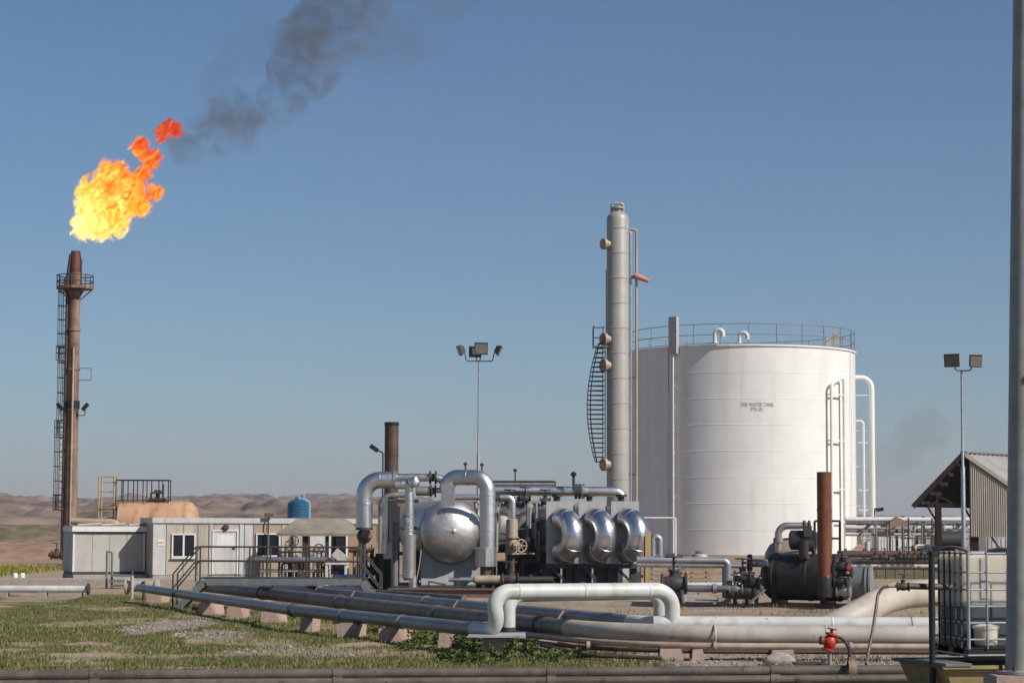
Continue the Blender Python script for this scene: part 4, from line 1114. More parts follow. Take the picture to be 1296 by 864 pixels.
# chemical skid under the canopy: upright pipes, valves and hoops
def build_manifold():
    D = 56
    y = D * K
    X = lambda px: P(px, 700, D).x
    ZA = lambda py: P(400, py, D).z
    t = thing('valve_manifold', V(X(390), y, 0), 'cluster of upright pipes and handwheel valves under the beige canopy', 'pipe manifold')
    mm = ['tan_pipe', 'cream', 'dark_steel', 'galvanised', 'old_rust', 'white', 'yellow_paint']
    for k, px in enumerate((354, 361, 366, 371, 375, 379, 392, 397, 402, 407, 411)):
        top = 690 + (k * 37 % 17)
        MB().tube([V(X(px), y + .1 * (k % 3), .15), V(X(px), y + .1 * (k % 3), ZA(top))], .035 + .015 * (k % 3), 8).build('riser', mm[k % 7], t)
        if k % 2 == 0:
            valve(t, V(X(px), y + .1 * (k % 3), ZA(top + 14)), (0, 0, 1), .07, mm[(k + 2) % 5], True, .13)
    for a, b, top in ((354, 384, 698), (389, 413, 697), (358, 380, 712)):
        MB().tube([V(X(a), y - .15, .2), V(X(a), y - .15, ZA(top)), V(X(b), y - .15, ZA(top)), V(X(b), y - .15, .2)], .035, 8, bend=.1).build('hoop', 'dark_steel', t)
    MB().tube([V(X(320), y - .3, ZA(708)), V(X(424), y - .3, ZA(708))], .10, 12).build('header_pipe', 'blue_grey_pipe', t)
    MB().tube([V(X(330), y - .1, ZA(722)), V(X(418), y - .1, ZA(722))], .06, 10).build('header_pipe', 'cream', t)
    MB().box(V(X(388), y + .1, .3), (X(413) - X(358), .8, .14)).build('tray', 'dark_steel', t)
    for px, py in ((367, 690), (372, 684), (404, 694)):
        handwheel(t, V(X(px), y - .1, ZA(py)), (.3, -1, .2), .17)
    # whites: tilted sheet and its table, blue drum
    tb = thing('white_frame_table', V(X(428), y - .8, 0), 'white pipe framed stand carrying dark kit under canopy edge', 'stand')
    x0, x1, zt = X(417), X(441), ZA(712)
    for x in (x0, x1):
        for yy in (-1.1, -.5):
            MB().box(V(x, y + yy, zt / 2), (.09, .07, zt)).build('leg', 'white', tb)
    MB().box(V((x0 + x1) / 2, y - .8, zt), (x1 - x0 + .1, .72, .06)).build('top', 'white', tb)
    MB().box(V((x0 + x1) / 2 + .15, y - .8, zt * .62), (.5, .4, .34)).build('motor', 'black', tb)
    sh = thing('white_box', V(X(433), y - .8, zt + .03), 'small white box tilted over on top of the white stand', 'box')
    MB().box(V(X(433), y - .8, zt + .24), (.52, .4, .30), m=Matrix.Rotation(R(38), 3, 'Y')).build('body', 'panel_white', sh)
    MB().box(V(X(433) + .02, y - .8, zt + .245), (.54, .38, .05), m=Matrix.Rotation(R(38), 3, 'Y')).build('lid', 'white', sh)
    dr = thing('drum', V(P(438, 743, 47.5).x, 47.5 * K, 0), 'dark blue drum lying under the step-over walkway', 'drum')
    c = P(421, 743, 47.5); c = V(c.x, c.y, .40)
    MB().lathe([(.36, 0), (.38, .03), (.36, .06), (.36, .4), (.38, .43), (.38, .47), (.36, .5), (.36, .9), (.38, .93), (.36, .96)], c, (1, 0, 0), 24).build('body', 'drum_blue', dr)
    MB().box(c + V(.45, 0, -.40), (.8, .5, .08)).build('cradle', 'wood', dr)
    rd = thing('standpipe', V(X(457), y, 0), 'rust brown patch of equipment behind the round valve', 'pipe')
    for px in (447, 452, 462, 470):
        MB().tube([V(X(px), y + .6, 0), V(X(px), y + .6, ZA(688 + px % 7))], .06, 8).build('riser', 'copper_tan', rd)
    MB().tube([V(X(440), y + .5, ZA(696)), V(X(472), y + .5, ZA(696))], .08, 8).build('cross_pipe', 'old_rust', rd)
build_manifold()

# ================================================================== step-over walkway
def build_stepover():
    D = 42
    y = D * K
    t = thing('step_over_walkway', V(P(340, 733, D).x, y, 0), 'dark grey steel step-over walkway bridging the pipelines with thin handrails', 'walkway')
    for yy in (0, .8):
        a = V(P(224, 772, D).x, y + yy, 0.02); b = V(P(259, 737, D).x, y + yy, P(259, 736, D).z); c = V(P(458, 737, D).x, y + yy, P(458, 736, D).z); d = V(P(484, 772, D).x, y + yy, 0.02)
        for p, q in ((a, b), (b, c), (c, d)):
            MB().bar(p, q, .09, .17).build('channel', 'grey_steel', t)
        if yy == 0:
            B_, C_ = b, c; A_, D_ = a, d
    MB().box(V((B_.x + C_.x) / 2, y + .4, B_.z + .10), (C_.x - B_.x + .2, .86, .04)).build('deck', 'dark_steel', t)
    for p, q in ((A_, B_), (D_, C_)):
        for k in range(1, 4):
            m = p.lerp(q, k / 4)
            MB().box(m + V(0, .4, .02), (.26, .74, .03)).build('tread', 'dark_steel', t)
    zt, zm = P(340, 692, D).z, P(340, 710, D).z
    for yy in (.0, .8):
        for zz in (zt, zm):
            dz = zt - zz
            l = V(P(219, 726, D).x, y + yy, P(219, 726, D).z - dz); b = V(P(248, 692, D).x, y + yy, zz)
            c = V(P(453, 692, D).x, y + yy, zz); r = V(P(481, 727, D).x, y + yy, P(481, 727, D).z - dz)
            pts = [l, b, c, r]
            MB().tube(pts, .02, 8, bend=.05, bn=3).build('handrail', 'dark_steel', t)
        for px, z0 in ((248, .8), (316, .8), (338, .8), (388, .8), (453, .8)):
            MB().tube([V(P(px, 710, D).x, y + yy, B_.z), V(P(px, 710, D).x, y + yy, zt)], .022, 8).build('post', 'dark_steel', t)
        for px in (219, 481):
            p = V(P(px, 726, D).x, y + yy, P(px, 726, D).z)
            MB().tube([p, V(p.x, p.y, .2 if px > 300 else .02)], .022, 8).build('post', 'dark_steel', t)
build_stepover()

# small stile near the grey shed
def build_stile():
    D = 55
    y = D * K
    X = lambda px: P(px, 720, D).x
    t = thing('small_stile', V(X(145), y, 0), 'small grey step stile with two upright handrails in front of grey shed', 'steps')
    for px, py in ((134.5, 697), (141, 699)):
        MB().tube([V(X(px), y + .1, 0), V(X(px), y + .1, P(px, py, D).z)], .04, 8).build('post', 'grey_steel', t)
    MB().tube([V(X(134.5), y + .1, P(134, 697, D).z), V(X(141), y + .1, P(141, 699, D).z)], .03, 8).build('rail', 'grey_steel', t)
    for px0, px1, py in ((141, 167, 728), (139, 160, 735), (141, 167, 741)):
        z = P(150, py, D).z
        MB().box(V((X(px0) + X(px1)) / 2, y + .1, max(z, .05)), (X(px1) - X(px0), .5, .07)).build('tread', 'grey_steel', t)
    MB().tube([V(X(167), y + .1, 0), V(X(167), y + .1, P(167, 722, D).z)], .035, 8).build('post', 'old_rust', t)
    m = thing('marker_stub', G(20, 737), 'pair of short pale marker stubs at edge of yellow grass', 'marker')
    for px in (19, 28):
        g = G(px, 736)
        MB().lathe([(.10, 0), (.10, .30), (.07, .34)], g, n=12).build('stub', 'white', m)
build_stile()

# ================================================================== pipelines
def pipe_thing(name, pts, r, m, label, cat='pipeline', bend=None, flanges=(), group=None, joints=True, n=18, bn=10):
    t = thing(name, V(pts[0].x, pts[0].y, 0), label, cat, group)
    MB().tube(pts, r, n, bend=bend, bn=bn).build('pipe', m, t)
    for (p, ax, rr) in flanges:
        MB().flange(p, ax, rr, .05).build('flange', m, t)
    return t
def pz(px, py, z): return G(px, py, z)
# near diagonal pipe, grey then blue-grey, ending in the expansion loop
def build_near_pipe():
    zc = .42
    a = G(176, 743.5, zc); b = G(372, 772, zc); c = G(612, 797, zc)
    t = thing('pipeline', V(b.x, b.y, 0), 'grey blue pipeline nearest the grass running diagonally on pink blocks', 'pipeline')
    d = (c - a).normalized()
    MB().tube([a, b - d * .02], .115, 18).build('pipe', 'blue_grey_pipe', t)
    MB().tube([b - d * .02, c - d * .4], .128, 18).build('pipe_sleeve', 'blue_grey_pipe', t)
    MB().lathe([(.15, -.05), (.15, .05)], b, d, 20).build('collar', 'dark_steel', t)
    for f in (.3, .62):
        MB().lathe([(.14, -.03), (.14, .03)], b.lerp(c, f), d, 20).build('collar', 'blue_grey_pipe', t)
    return c, d, zc
NC, ND, NZ = build_near_pipe()
def build_loop():
    D = 28.0
    px2 = lambda x, y, dd=0: P(x, y, D + dd)
    bl = px2(622, 800); tl = px2(622, 748.5); tr = px2(851, 748.5, 1.0); br = px2(851, 789, 1.0)
    end = P(1215, 789, D + 1.0)
    end = V(end.x, br.y, br.z)
    r = .140
    t = thing('expansion_loop', V(bl.x, bl.y, 0), 'white pipe rising in a square expansion loop over the other pipelines', 'pipeline')
    MB().tube([NC - ND * .45, V(NC.x + .28, bl.y, NZ), V(bl.x, bl.y, tl.z), V(tr.x, tr.y, tl.z), V(tr.x, tr.y, br.z), ], r, 20, bend=.34, bn=10).build('loop_pipe', 'pipe_white', t)
    MB().tube([V(br.x - .35, br.y, br.z), end], r + .002, 20).build('pipe', 'pipe_white', t)
    e = V(P(1171, 789, D).x, br.y, br.z)
    MB().ring(e, (1, 0, 0), r + .004, .008, 24, 5).build('green_band', 'olive', t)
    ta, tb = V(bl.x, bl.y, tl.z), V(tr.x, tr.y, tl.z)
    for f in (.14, .5, .86):
        MB().lathe([(r + .001, -.02), (r + .008, -.01), (r + .008, .01), (r + .001, .02)], ta.lerp(tb, f), tb - ta, 20, caps=False).build('weld', 'pipe_white', t)
    for k in range(4):
        MB().lathe([(r + .002, -.02), (r + .010, -.01), (r + .010, .01), (r + .002, .02)], V(br.x + .8 + k * 2.1, br.y, br.z), (1, 0, 0), 20, caps=False).build('weld', 'pipe_white', t)
    # second riser pair behind
    t2 = thing('expansion_loop', V(P(643, 790, D + 1.2).x, (D + 1.2) * K, 0), 'shorter white pipe loop just behind the front expansion loop', 'pipeline')
    b2, t2l = P(643, 800, D + 1.0), P(643, 752, D + 1.0); t2r, b2r = P(836, 752, D + 2.2), P(836, 788, D + 2.2)
    MB().tube([b2 - V(0, 0, .0), V(b2.x, b2.y, t2l.z), V(t2r.x, t2r.y, t2l.z), V(t2r.x, t2r.y, .35)], .135, 18, bend=.3).build('loop_pipe', 'pipe_white', t2)
    MB().lathe([(.2, 0), (.2, .05), (.145, .05), (.145, .12)], V(b2.x, b2.y, .30), n=20).build('flange', 'dark_steel', t2)
    # concrete pad with grey plate under the left riser
    pad = thing('pipe_pad', V(bl.x + .2, bl.y + .3, 0), 'grey plate on a concrete pier under the left leg of the loop', 'pipe support')
    MB().box(V(bl.x + .12, bl.y + .35, .16), (.55, .9, .32)).build('pier', 'pink_concrete', pad)
    MB().box(V(bl.x + .10, bl.y + .35, .335), (1.0, 1.3, .035)).build('plate', 'grey_plate', pad)
    return br
BR = build_loop()
def build_diagonals():
    # big brown diagonal pipe that turns into the cream run
    D = 27.3
    flat = P(905, 803, D); zc = flat.z
    a = G(254, 741, zc); m1 = G(600, 781, zc); 
    d = (m1 - a).normalized()
    k = (flat.y - a.y) / d.y
    corner = a + d * k
    r = .165
    dr = V(1, 0, 0)
    t = thing('pipeline', V(m1.x, m1.y, 0), 'thick brown pipeline passing diagonally under the loop then turning cream to the right', 'pipeline')
    # brown straight, then bend and cream straight
    q = corner - d * 2.2
    MB().tube([a, q], r, 20).build('pipe', 'brown_pipe', t)
    end = V(P(1210, 803, D).x, flat.y, zc)
    MB().tube([q - d * .01, corner, end], r + .003, 20, bend=3.5, bn=16).build('pipe', 'cream', t)
    for k in range(4):
        MB().lathe([(r + .004, -.02), (r + .012, -.01), (r + .012, .01), (r + .004, .02)], V(corner.x + 1.6 + k * 1.9, flat.y, zc), V(1, 0, 0), 20, caps=False).build('weld', 'cream', t)
    for f in (.25, .5, .75, .95):
        MB().lathe([(r + .02, -.03), (r + .02, .03)], a.lerp(q, f), d, 20).build('collar', 'brown_pipe', t)
        p = a.lerp(q, f + .03)
        MB().tube([p + Z * r * .9, p + Z * (r + .14) + V(.10, 0, 0)], .02, 6).build('lug', 'tan_pipe', t)
    # grey-blue pipe behind it
    zc2 = BR.z
    a2 = G(300, 738, zc2); m2 = G(652, 772, zc2); d2 = (m2 - a2).normalized()
    k2 = (BR.y - .05 - a2.y) / d2.y
    c2 = a2 + d2 * k2
    t2 = thing('pipeline', V(m2.x, m2.y, 0), 'blue grey pipeline running diagonally behind the thick brown one', 'pipeline')
    MB().tube([a2, c2 - d2 * 1.0], .125, 18).build('pipe', 'blue_grey_pipe', t2)
    MB().tube([c2 - d2 * 1.02, c2, V(c2.x + 1.6, BR.y - .02, zc2)], .128, 18, bend=2.5).build('elbow', 'pipe_white', t2)
    for f in (.3, .6, .9):
        MB().lathe([(.15, -.03), (.15, .03)], a2.lerp(c2 - d2 * 1.1, f), d2, 18).build('collar', 'blue_grey_pipe', t2)
    # third, thinner brown pipe between them and farther back
    a3, b3 = G(262, 734, .42), G(660, 762, .42)
    t3 = thing('pipeline', V(b3.x, b3.y, 0), 'slim brown pipeline farthest back of the diagonal pipes', 'pipeline')
    e3 = a3 + (b3 - a3) * .86
    MB().tube([a3, e3], .085, 14).build('pipe', 'brown_pipe', t3)
    # thin pipes in front
    zt = .24
    a4, b4 = G(566, 791, zt), G(790, 817.5, zt)
    b4 = V(b4.x, G(900, 817, zt).y, zt)
    e4 = V(G(1210, 817, zt).x, b4.y, zt)
    t4 = thing('thin_pipe', V(b4.x, b4.y, 0), 'thin tan pipe lying in front of the cream pipeline near ground', 'pipe')
    MB().tube([a4, b4, e4], .055, 12, bend=3.0).build('pipe', 'tan_pipe', t4)
    for px in (745, 905, 1075):
        p = V(G(px, 817, zt).x, b4.y, zt)
        MB().lathe([(.075, -.03), (.075, .03)], p, (1, 0, 0), 12).build('coupling', 'tan_pipe', t4)
    zt6 = .13
    a6, b6, e6 = G(580, 800, zt6), G(770, 823.5, zt6), G(1210, 823.5, zt6)
    b6 = V(b6.x, b6.y, zt6); e6 = V(e6.x, b6.y, zt6)
    t6 = thing('thin_pipe', V(b6.x, b6.y, 0), 'lowest rusty thin pipe running just in front of the thin tan one', 'pipe')
    MB().tube([a6, b6, e6], .038, 10, bend=3.0).build('pipe', 'old_rust', t6)
    a5, b5 = G(650, 808, .10), G(745, 829, .10)
    t5 = thing('thin_pipe', V(b5.x, b5.y, 0), 'slim rusty pipe slanting down through weeds below the loop', 'pipe')
    MB().tube([a5, b5, b5 + V(1.2, -.3, -.02)], .035, 10, bend=.5).build('pipe', 'old_rust', t5)
    MB().box(a5 + V(.02, 0, .02), (.1, .08, .1)).build('clamp', 'old_rust', t5)
    return flat.y, zc, corner, d, a, q, zc2, a2, c2
FY, FZ, CORN, DD, A1, Q1, Z2, A2, C2 = build_diagonals()

# pink concrete sleepers under the pipes
def sleepers():
    labs = {}
    n = 0
    pts = [(197, 757, 18, 10), (263, 771, 22, 13), (300, 775, 22, 13), (343, 781, 24, 15), (388, 789, 16, 20), (440, 798, 26, 19), (495, 805, 30, 15), (572, 810, 32, 17)]
    tx = ['first block from the far left end of the grey blue pipeline, half in shade', 'small pink block beside the left foot of the walkway', 'pink block second to the right of the walkway foot', 'squat pink block under collar of grey blue pipeline', 'narrow pink block with tall face beneath grey blue pipeline', 'widest clean pink block midway along the grass edge', 'chipped pink block with weeds to its left', 'rough block nearest the loop pier on its left']
    for (px, py, w, h), lab in zip(pts, tx):
        g = G(px, py + h / 2)
        D = g.y / K
        ww, hh_ = M_(w, D), NZ - .11
        t = thing('concrete_block', V(g.x, g.y, 0), lab, 'concrete block', 'pink concrete blocks under the pipelines')
        j = random.uniform
        b = MB()
        dz = ND.to_track_quat('Y', 'Z').to_euler().z
        poly = [V(-ww * .52, -.20, 0), V(ww * .52, -.20, 0), V(ww * .50, -.18, hh_ + j(-.05, .02)), V(ww * j(.1, .3), -.185, hh_ + .01), V(-ww * .50, -.18, hh_ + j(-.06, .01))]
        b.prism([g + V(p.x + j(-.03, .03), p.y + j(-.03, .03), p.z) for p in poly], V(j(.02, .18), .5, 0))
        b.build('block', 'pink_concrete', t, smooth=False)
    # low ones under the brown pipe and the right-hand runs
    for i, (px, py, w, lab) in enumerate([(330, 762, 20, 'shaded brown sleeper under the thick pipe left of walkway middle'), (470, 784, 24, 'shaded brown sleeper under thick pipe between two pink blocks'), (690, 818, 30, 'grey sleeper in the weeds under thick brown pipe'), (846, 832, 30, 'tan sleeper below the cream pipe beside loop right leg'), (882, 834, 16, 'pale sleeper right of the tan one under cream pipe'), (980, 830, 30, 'grey stone lump under the cream run')]):
        g = G(px, py)
        if px > 800: g = V(g.x, min(g.y, FY - .25), 0)
        t = thing('sleeper', V(g.x, g.y, 0), lab, 'sleeper', 'low sleepers under the right pipe runs')
        w_ = M_(w, g.y / K)
        MB().prism([g + V(-w_ / 2, -.15, 0), g + V(w_ / 2, -.15, 0), g + V(w_ / 2 - .03, -.12, .19), g + V(-w_ / 2 + .02, -.12, .18)], V(0.03, .9, 0)).build('block', 'pink_concrete' if i != 5 else 'stone', t, smooth=False)
sleepers()

# left-hand white pipe on the ground and the pipe stub
def left_pipes():
    zc = .24
    a, b = G(-60, 744.5, zc), G(126, 743, zc); b = V(b.x, a.y, zc)
    t = pipe_thing('pipeline', [a, b], .11, 'pipe_white', 'lilac white pipeline lying along the ground at far left edge')
    MB().flange(b, (1, 0, 0), .18, .06).build('flange', 'dark_steel', t)
    for px in (10, 60, 105):
        g = G(px, 744, zc)
        MB().box(V(g.x, a.y, .07), (.3, .4, .14)).build('support', 'concrete', t)
    c = G(160, 741, .42)
    t2 = thing('pipe_stub', V(c.x, c.y, 0), 'short fat cream pipe stub with flange at left start of the pipelines', 'pipe')
    MB().lathe([(.26, 0), (.26, .05), (.17, .05), (.17, .9), (.22, .9), (.22, .96)], c, (1, -.1, 0), 20).build('pipe', 'cream', t2)
    MB().tube([c + V(.2, -.2, -.42), c + V(.2, -.2, .30)], .05, 8).build('support', 'cream', t2)
    MB().tube([c + V(.55, -.2, -.42), c + V(.55, -.2, .15)], .05, 8).build('support', 'old_rust', t2)
    # long front pipes
    for py0, py1, r, lab, m, dd in ((855, 847, .070, 'long brown pipe across the foreground, upper of the two', 'brown_pipe', 21.2), (866, 858, .058, 'long tan brown pipe across the very front, lower of the two', 'brown_pipe', 20.7)):
        a, b = P(-40, py0, dd), P(1190, py1, dd)
        tt = pipe_thing('pipeline', [a, b], r, m, lab, n=20)
        for f in (.13, .38, .6, .83):
            MB().lathe([(r + .012, -.06), (r + .012, .06)], a.lerp(b, f), (b - a), 20).build('coupling', m, tt)
            p = a.lerp(b, f + .03)
            MB().box(V(p.x, p.y, (p.z - r) / 2), (.2, .25, p.z - r)).build('support', 'pink_concrete', tt)
left_pipes()

# large cream pipe sweeping in on the right
def big_pipe():
    pts = [P(1040, 800, 34), P(1085, 778, 34.2), P(1120, 759, 34.8), P(1160, 751, 35.5), P(1260, 749, 36.5)]
    # smooth it
    out = []
    for i in range(len(pts) - 1):
        p0 = pts[max(i - 1, 0)]; p1, p2 = pts[i], pts[i + 1]; p3 = pts[min(i + 2, len(pts) - 1)]
        for k in range(6):
            s = k / 6
            out.append(0.5 * ((2 * p1) + (p2 - p0) * s + (2 * p0 - 5 * p1 + 4 * p2 - p3) * s * s + (3 * p1 - p0 - 3 * p2 + p3) * s ** 3))
    out.append(pts[-1])
    t = thing('large_pipe', V(pts[1].x, pts[1].y, 0), 'very large cream pipe rising out of the ground behind the tote', 'pipe')
    MB().tube(out, M_(17.5, 35), 28).build('pipe', 'cream', t)
    # mound of soil where it enters the ground is part of the ground sheet; small black tap line with hanging hose
    tp = thing('tap_pipe', P(1150, 742, 20), 'rusty tap pipe sticking out left of the tote cage', 'tap')
    a, b = P(1180, 743, 17.6), P(1138, 741, 17.6)
    MB().tube([a + V(.25, .2, -.0), b], .035, 12).build('pipe', 'old_rust', tp)
    MB().tube([P(1179, 697, 17.6), P(1179, 745, 17.6), V(P(1179, 745, 17.6).x, 17.6 * K, .3)], .035, 10).build('standpipe', 'black', tp)
    valve(tp, P(1143, 742, 17.6), (1, 0, 0), .035, 'old_rust', True, .05)
    MB().tube([b, P(1124, 741, 17.6)], .02, 10).build('spout', 'tan_pipe', tp)
    h = thing('hose', P(1098, 838, 17.6), 'brown hose hanging in a curve from the tap down to the gravel', 'hose')
    hp = [P(1128, 741, 17.6), P(1117, 743, 17.6), P(1111, 752, 17.6), P(1108, 775, 17.5), P(1104, 800, 17.4), P(1099, 825, 17.3), P(1096, 840, 17.2)]
    MB().tube(hp, .017, 10, bend=.08).build('hose_line', 'hose_tan', h)
big_pipe()

# ================================================================== separator vessel and exchangers
def build_vessel():
    D = 52
    c = P(571, 672, D); back = P(540, 672, 57.5)
    ax = (V(c.x, c.y, 0) - V(back.x, back.y, 0)).normalized()
    r = M_(40, D); L = (V(c.x, c.y, 0) - V(back.x, back.y, 0)).length
    t = thing('separator_vessel', V(c.x, c.y, 0), 'silver clad horizontal separator vessel with shiny domed end facing the camera', 'vessel')
    o = V(back.x, back.y, c.z)
    MB().lathe([(r * .6, -.4), (r, 0), (r, L)], o, ax, 48).build('shell', 'dull_cladding', t)
    # dished end in gores
    prof = [(r, 0), (r * .985, .10), (r * .93, .25), (r * .82, .40), (r * .66, .53), (r * .46, .63), (r * .24, .69), (r * .06, .71)]
    dome = MB().lathe(prof, o + ax * L, ax, 56, caps=False).build('domed_end', 'satin_cladding', t, angle=60)
    gs = MB()
    for k in range(18):
        a = 2 * math.pi * k / 18
        x_ = ax.cross(Z).normalized(); e_ = x_ * math.cos(a) + Z * math.sin(a)
        gs.tube([o + ax * (L + tt - .001) + e_ * rr for rr, tt in prof[1:]], .007, 4)
    gs.build('gore_seam', 'satin_cladding', dome)
    MB().lathe([(.07, .70), (.07, .73), (.03, .75)], o + ax * L, ax, 16).build('end_boss', 'bright_cladding', t)
    MB().lathe([(r + .012, -.05), (r + .012, .05)], o + ax * L, ax, 48, caps=False).build('seam_band', 'cladding', t)
    for k in range(1, 5):
        MB().lathe([(r + .010, -.03), (r + .010, .03)], o + ax * L * k / 5, ax, 48, caps=False).build('seam_band', 'dull_cladding', t)
    # saddle plate
    u = V(ax.y, -ax.x, 0) * -1
    if u.x < 0: u = -u
    zb = .28
    s0 = o + ax * (L - .35); s0 = V(s0.x, s0.y, 0)
    zc = c.z
    arc = []
    for k in range(9):
        a = R(-160 + 140 * k / 8)
        arc.append(u * (r + .01) * math.cos(a) + Z * (zc + (r + .01) * math.sin(a)))
    poly = [u * -.95 + Z * zb] + arc + [u * .95 + Z * zb]
    MB().prism([s0 + p for p in poly[::-1]], ax * .16).build('saddle', 'grey_plate', t)
    s1 = o + ax * 1.2; s1 = V(s1.x, s1.y, 0)
    MB().prism([s1 + p for p in poly[::-1]], ax * .16).build('saddle', 'grey_plate', t)
    q = P(590, 733, D - .6)
    # nozzle box on top
    n0 = P(567, 626, D - 1.5)
    MB().box(V(n0.x, n0.y, n0.z), (M_(16, D), .5, M_(26, D))).build('nozzle_box', 'dull_cladding', t)
    return t
build_vessel()

def clad_pipe(name, pts, r, lab, bend, m='cladding', bands=True, n=20, extra=None, bn=6, cat='pipe'):
    t = thing(name, V(pts[0].x, pts[0].y, 0), lab, cat)
    MB().tube(pts, r, n, bend=bend, bn=bn).build('pipe', m, t, angle=12 if bn <= 6 else 40)
    if bands:
        for a, b in zip(pts[:-1], pts[1:]):
            L = (b - a).length; k = max(1, int(L / .95))
            for i in range(k):
                p = a.lerp(b, (i + .5) / k)
                MB().lathe([(r + .002, -.022), (r + .012, -.018), (r + .012, .018), (r + .002, .022)], p, b - a, n, caps=False).build('band', m, t)
    return t
def build_pipework():
    D = 51
    p = lambda x, y, dd=0: P(x, y, D + dd)
    t = clad_pipe('clad_pipe', [p(461, 668), p(461, 607), p(500, 607)], M_(10.5, D), 'fat silver clad pipe bending down at far left to the round valve', M_(20, D))
    MB().tube([p(497, 604), p(546, 604)], M_(5, D), 14).build('pipe', 'cladding', t)
    MB().lathe([(M_(12, D), -.05), (M_(12, D), .05)], p(500, 607), (1, 0, 0), 20).build('collar', 'dull_cladding', t)
    MB().lathe([(M_(8.5, D), -.12), (M_(8.5, D), -.06), (M_(5, D), -.06), (M_(5, D), .06), (M_(8.5, D), .06), (M_(8.5, D), .12)], p(548, 604), (1, 0, 0), 18).build('flange', 'dark_steel', t)
    MB().tube([p(550, 604), p(562, 607)], M_(5, D), 14).build('pipe', 'cladding', t)
    # insulation-covered second line beneath
    MB().lathe([(M_(4, D), 0), (M_(6, D), .02), (M_(6, D), .55), (M_(4, D), .57)], p(526, 621), (1, 0, 0), 16).build('insulation', 'dull_cladding', t)
    MB().tube([p(546, 620), p(566, 620)], M_(3.5, D), 12).build('pipe', 'cladding', t)
    MB().lathe([(M_(8, D), -.1), (M_(8, D), -.05), (M_(4, D), -.05), (M_(4, D), .05), (M_(8, D), .05), (M_(8, D), .1)], p(548, 621), (1, 0, 0), 18).build('flange', 'dark_steel', t)
    v = thing('ball_valve', p(461, 690), 'dark round bodied valve under the bent silver pipe', 'valve')
    c = p(461, 678, -.1)
    pr = [(M_(9.5, D) * math.sin(a), -M_(9.5, D) * math.cos(a)) for a in [math.pi * k / 12 for k in range(13)]]
    MB().lathe(pr, c, (0, 0, 1), 24).build('body', 'dark_steel', v)
    MB().lathe([(M_(11, D), -.04), (M_(11, D), .04)], c + Z * M_(9, D), n=24).build('flange', 'dark_steel', v)
    MB().lathe([(M_(5, D), 0), (M_(5, D), .1)], c + V(.06, -M_(9, D), .06), (0, -1, 0), 18).build('cap', 'black', v)
    MB().box(c + V(.12, -M_(10, D), .02), (.22, .05, .12)).build('plate', 'galvanised', v)
    MB().tube([c - Z * .2, V(c.x, c.y, 0)], .06, 10).build('leg', 'dark_steel', v)
    # vertical with collar
    t = clad_pipe('clad_pipe', [p(500, 613, -.4), p(518, 613, -.4), p(518, 690, -.4)], M_(5.5, D), 'silver down pipe with a fatter jacketed lower half', M_(7, D))
    MB().lathe([(M_(6, D), 0), (M_(8.5, D), .02), (M_(8.5, D), M_(55, D)), (M_(6, D), M_(56, D))], V(p(518, 690, -.4).x, p(518, 690, -.4).y, P(518, 732, D - .4).z), n=20).build('jacket', 'dull_cladding', t)
    MB().lathe([(M_(5, D), 0), (M_(5, D), M_(14, D))], V(p(523, 733, -.4).x, p(523, 733, -.4).y, P(523, 742, D).z), n=16).build('foot', 'cladding', t)
    valve(t, p(516, 659, -.4), (0, 0, 1), .12, 'galvanised', False)
    pr = [(0.0, 0), (M_(7, D), .05), (M_(8, D), M_(7, D)), (M_(6, D), M_(12, D)), (0, M_(14, D))]
    MB().lathe(pr, V(p(524, 612, -.5).x, p(524, 612, -.5).y, P(524, 617, D).z), n=20).build('elbow_cap', 'bright_cladding', t)
    # smaller loop on left
    clad_pipe('clad_pipe', [p(514, 626), p(487, 626), p(487, 700)], M_(3.6, D), 'thin silver pipe dropping beside the dark frame', M_(7, D))
    clad_pipe('clad_pipe', [p(481, 700, .3), p(481, 632, .3), p(500, 632, .3)], M_(2.6, D), 'thinner dull pipe just left of the thin silver drop pipe', M_(5, D), 'dull_cladding', False)
    # big pipe over the vessel
    t = clad_pipe('clad_pipe', [p(566, 618, -.3), p(566, 604, -.3), p(617, 604, -.6), p(617, 694, -.6)], M_(9.8, D), 'fat silver pipe arching over the vessel dome and down its right side', M_(17, D), 'cladding', True, 24)
    zb, zt = P(615, 717, D - .6).z, P(615, 692, D - .6).z
    q = p(615, 700, -.6)
    b = MB(); rr = M_(13.5, D)
    b.lathe([(rr * .9, 0), (rr, .02), (rr, zt - zb - .05), (rr * .86, zt - zb)], V(q.x, q.y, zb), n=8)
    b.build('jacket_box', 'dull_cladding', t)
    MB().tube([V(q.x, q.y, zb), V(q.x, q.y, .3)], M_(7, D), 16).build('leg', 'old_rust', t)
    # horizontal insulated pipe at the bottom
    t = thing('insulated_pipe', p(620, 733, -.8), 'tan insulated pipe running level below the silver arch', 'pipe')
    MB().tube([p(568, 733, -.8), p(600, 733, -.8)], M_(2.8, D), 12).build('pipe', 'cladding', t)
    MB().lathe([(M_(4, D), 0), (M_(5.6, D), .02), (M_(5.6, D), M_(41, D)), (M_(4, D), M_(42, D))], p(600, 733, -.8), (1, 0, 0), 18).build('insulation', 'tan_pipe', t)
    valve(t, p(646, 733, -.8), (1, 0, 0), .14, 'dark_steel', True)
    MB().tube([p(650, 733, -.8), p(700, 733, -.8)], M_(4, D), 12).build('pipe', 'dark_steel', t)
    for x in (580, 612, 672):
        MB().box(V(p(x, 745, -.8).x, p(x, 745, -.8).y, .35), (.12, .12, .7)).build('support', 'dark_steel', t)
    # small top pipe with elbow and brown jacket
    t = clad_pipe('clad_pipe', [p(576, 629, .4), p(649, 629, .4), p(649, 662, .4)], M_(3.9, D), 'thin silver pipe that turns down into a brown jacketed valve', M_(7, D), 'cladding', False, 14)
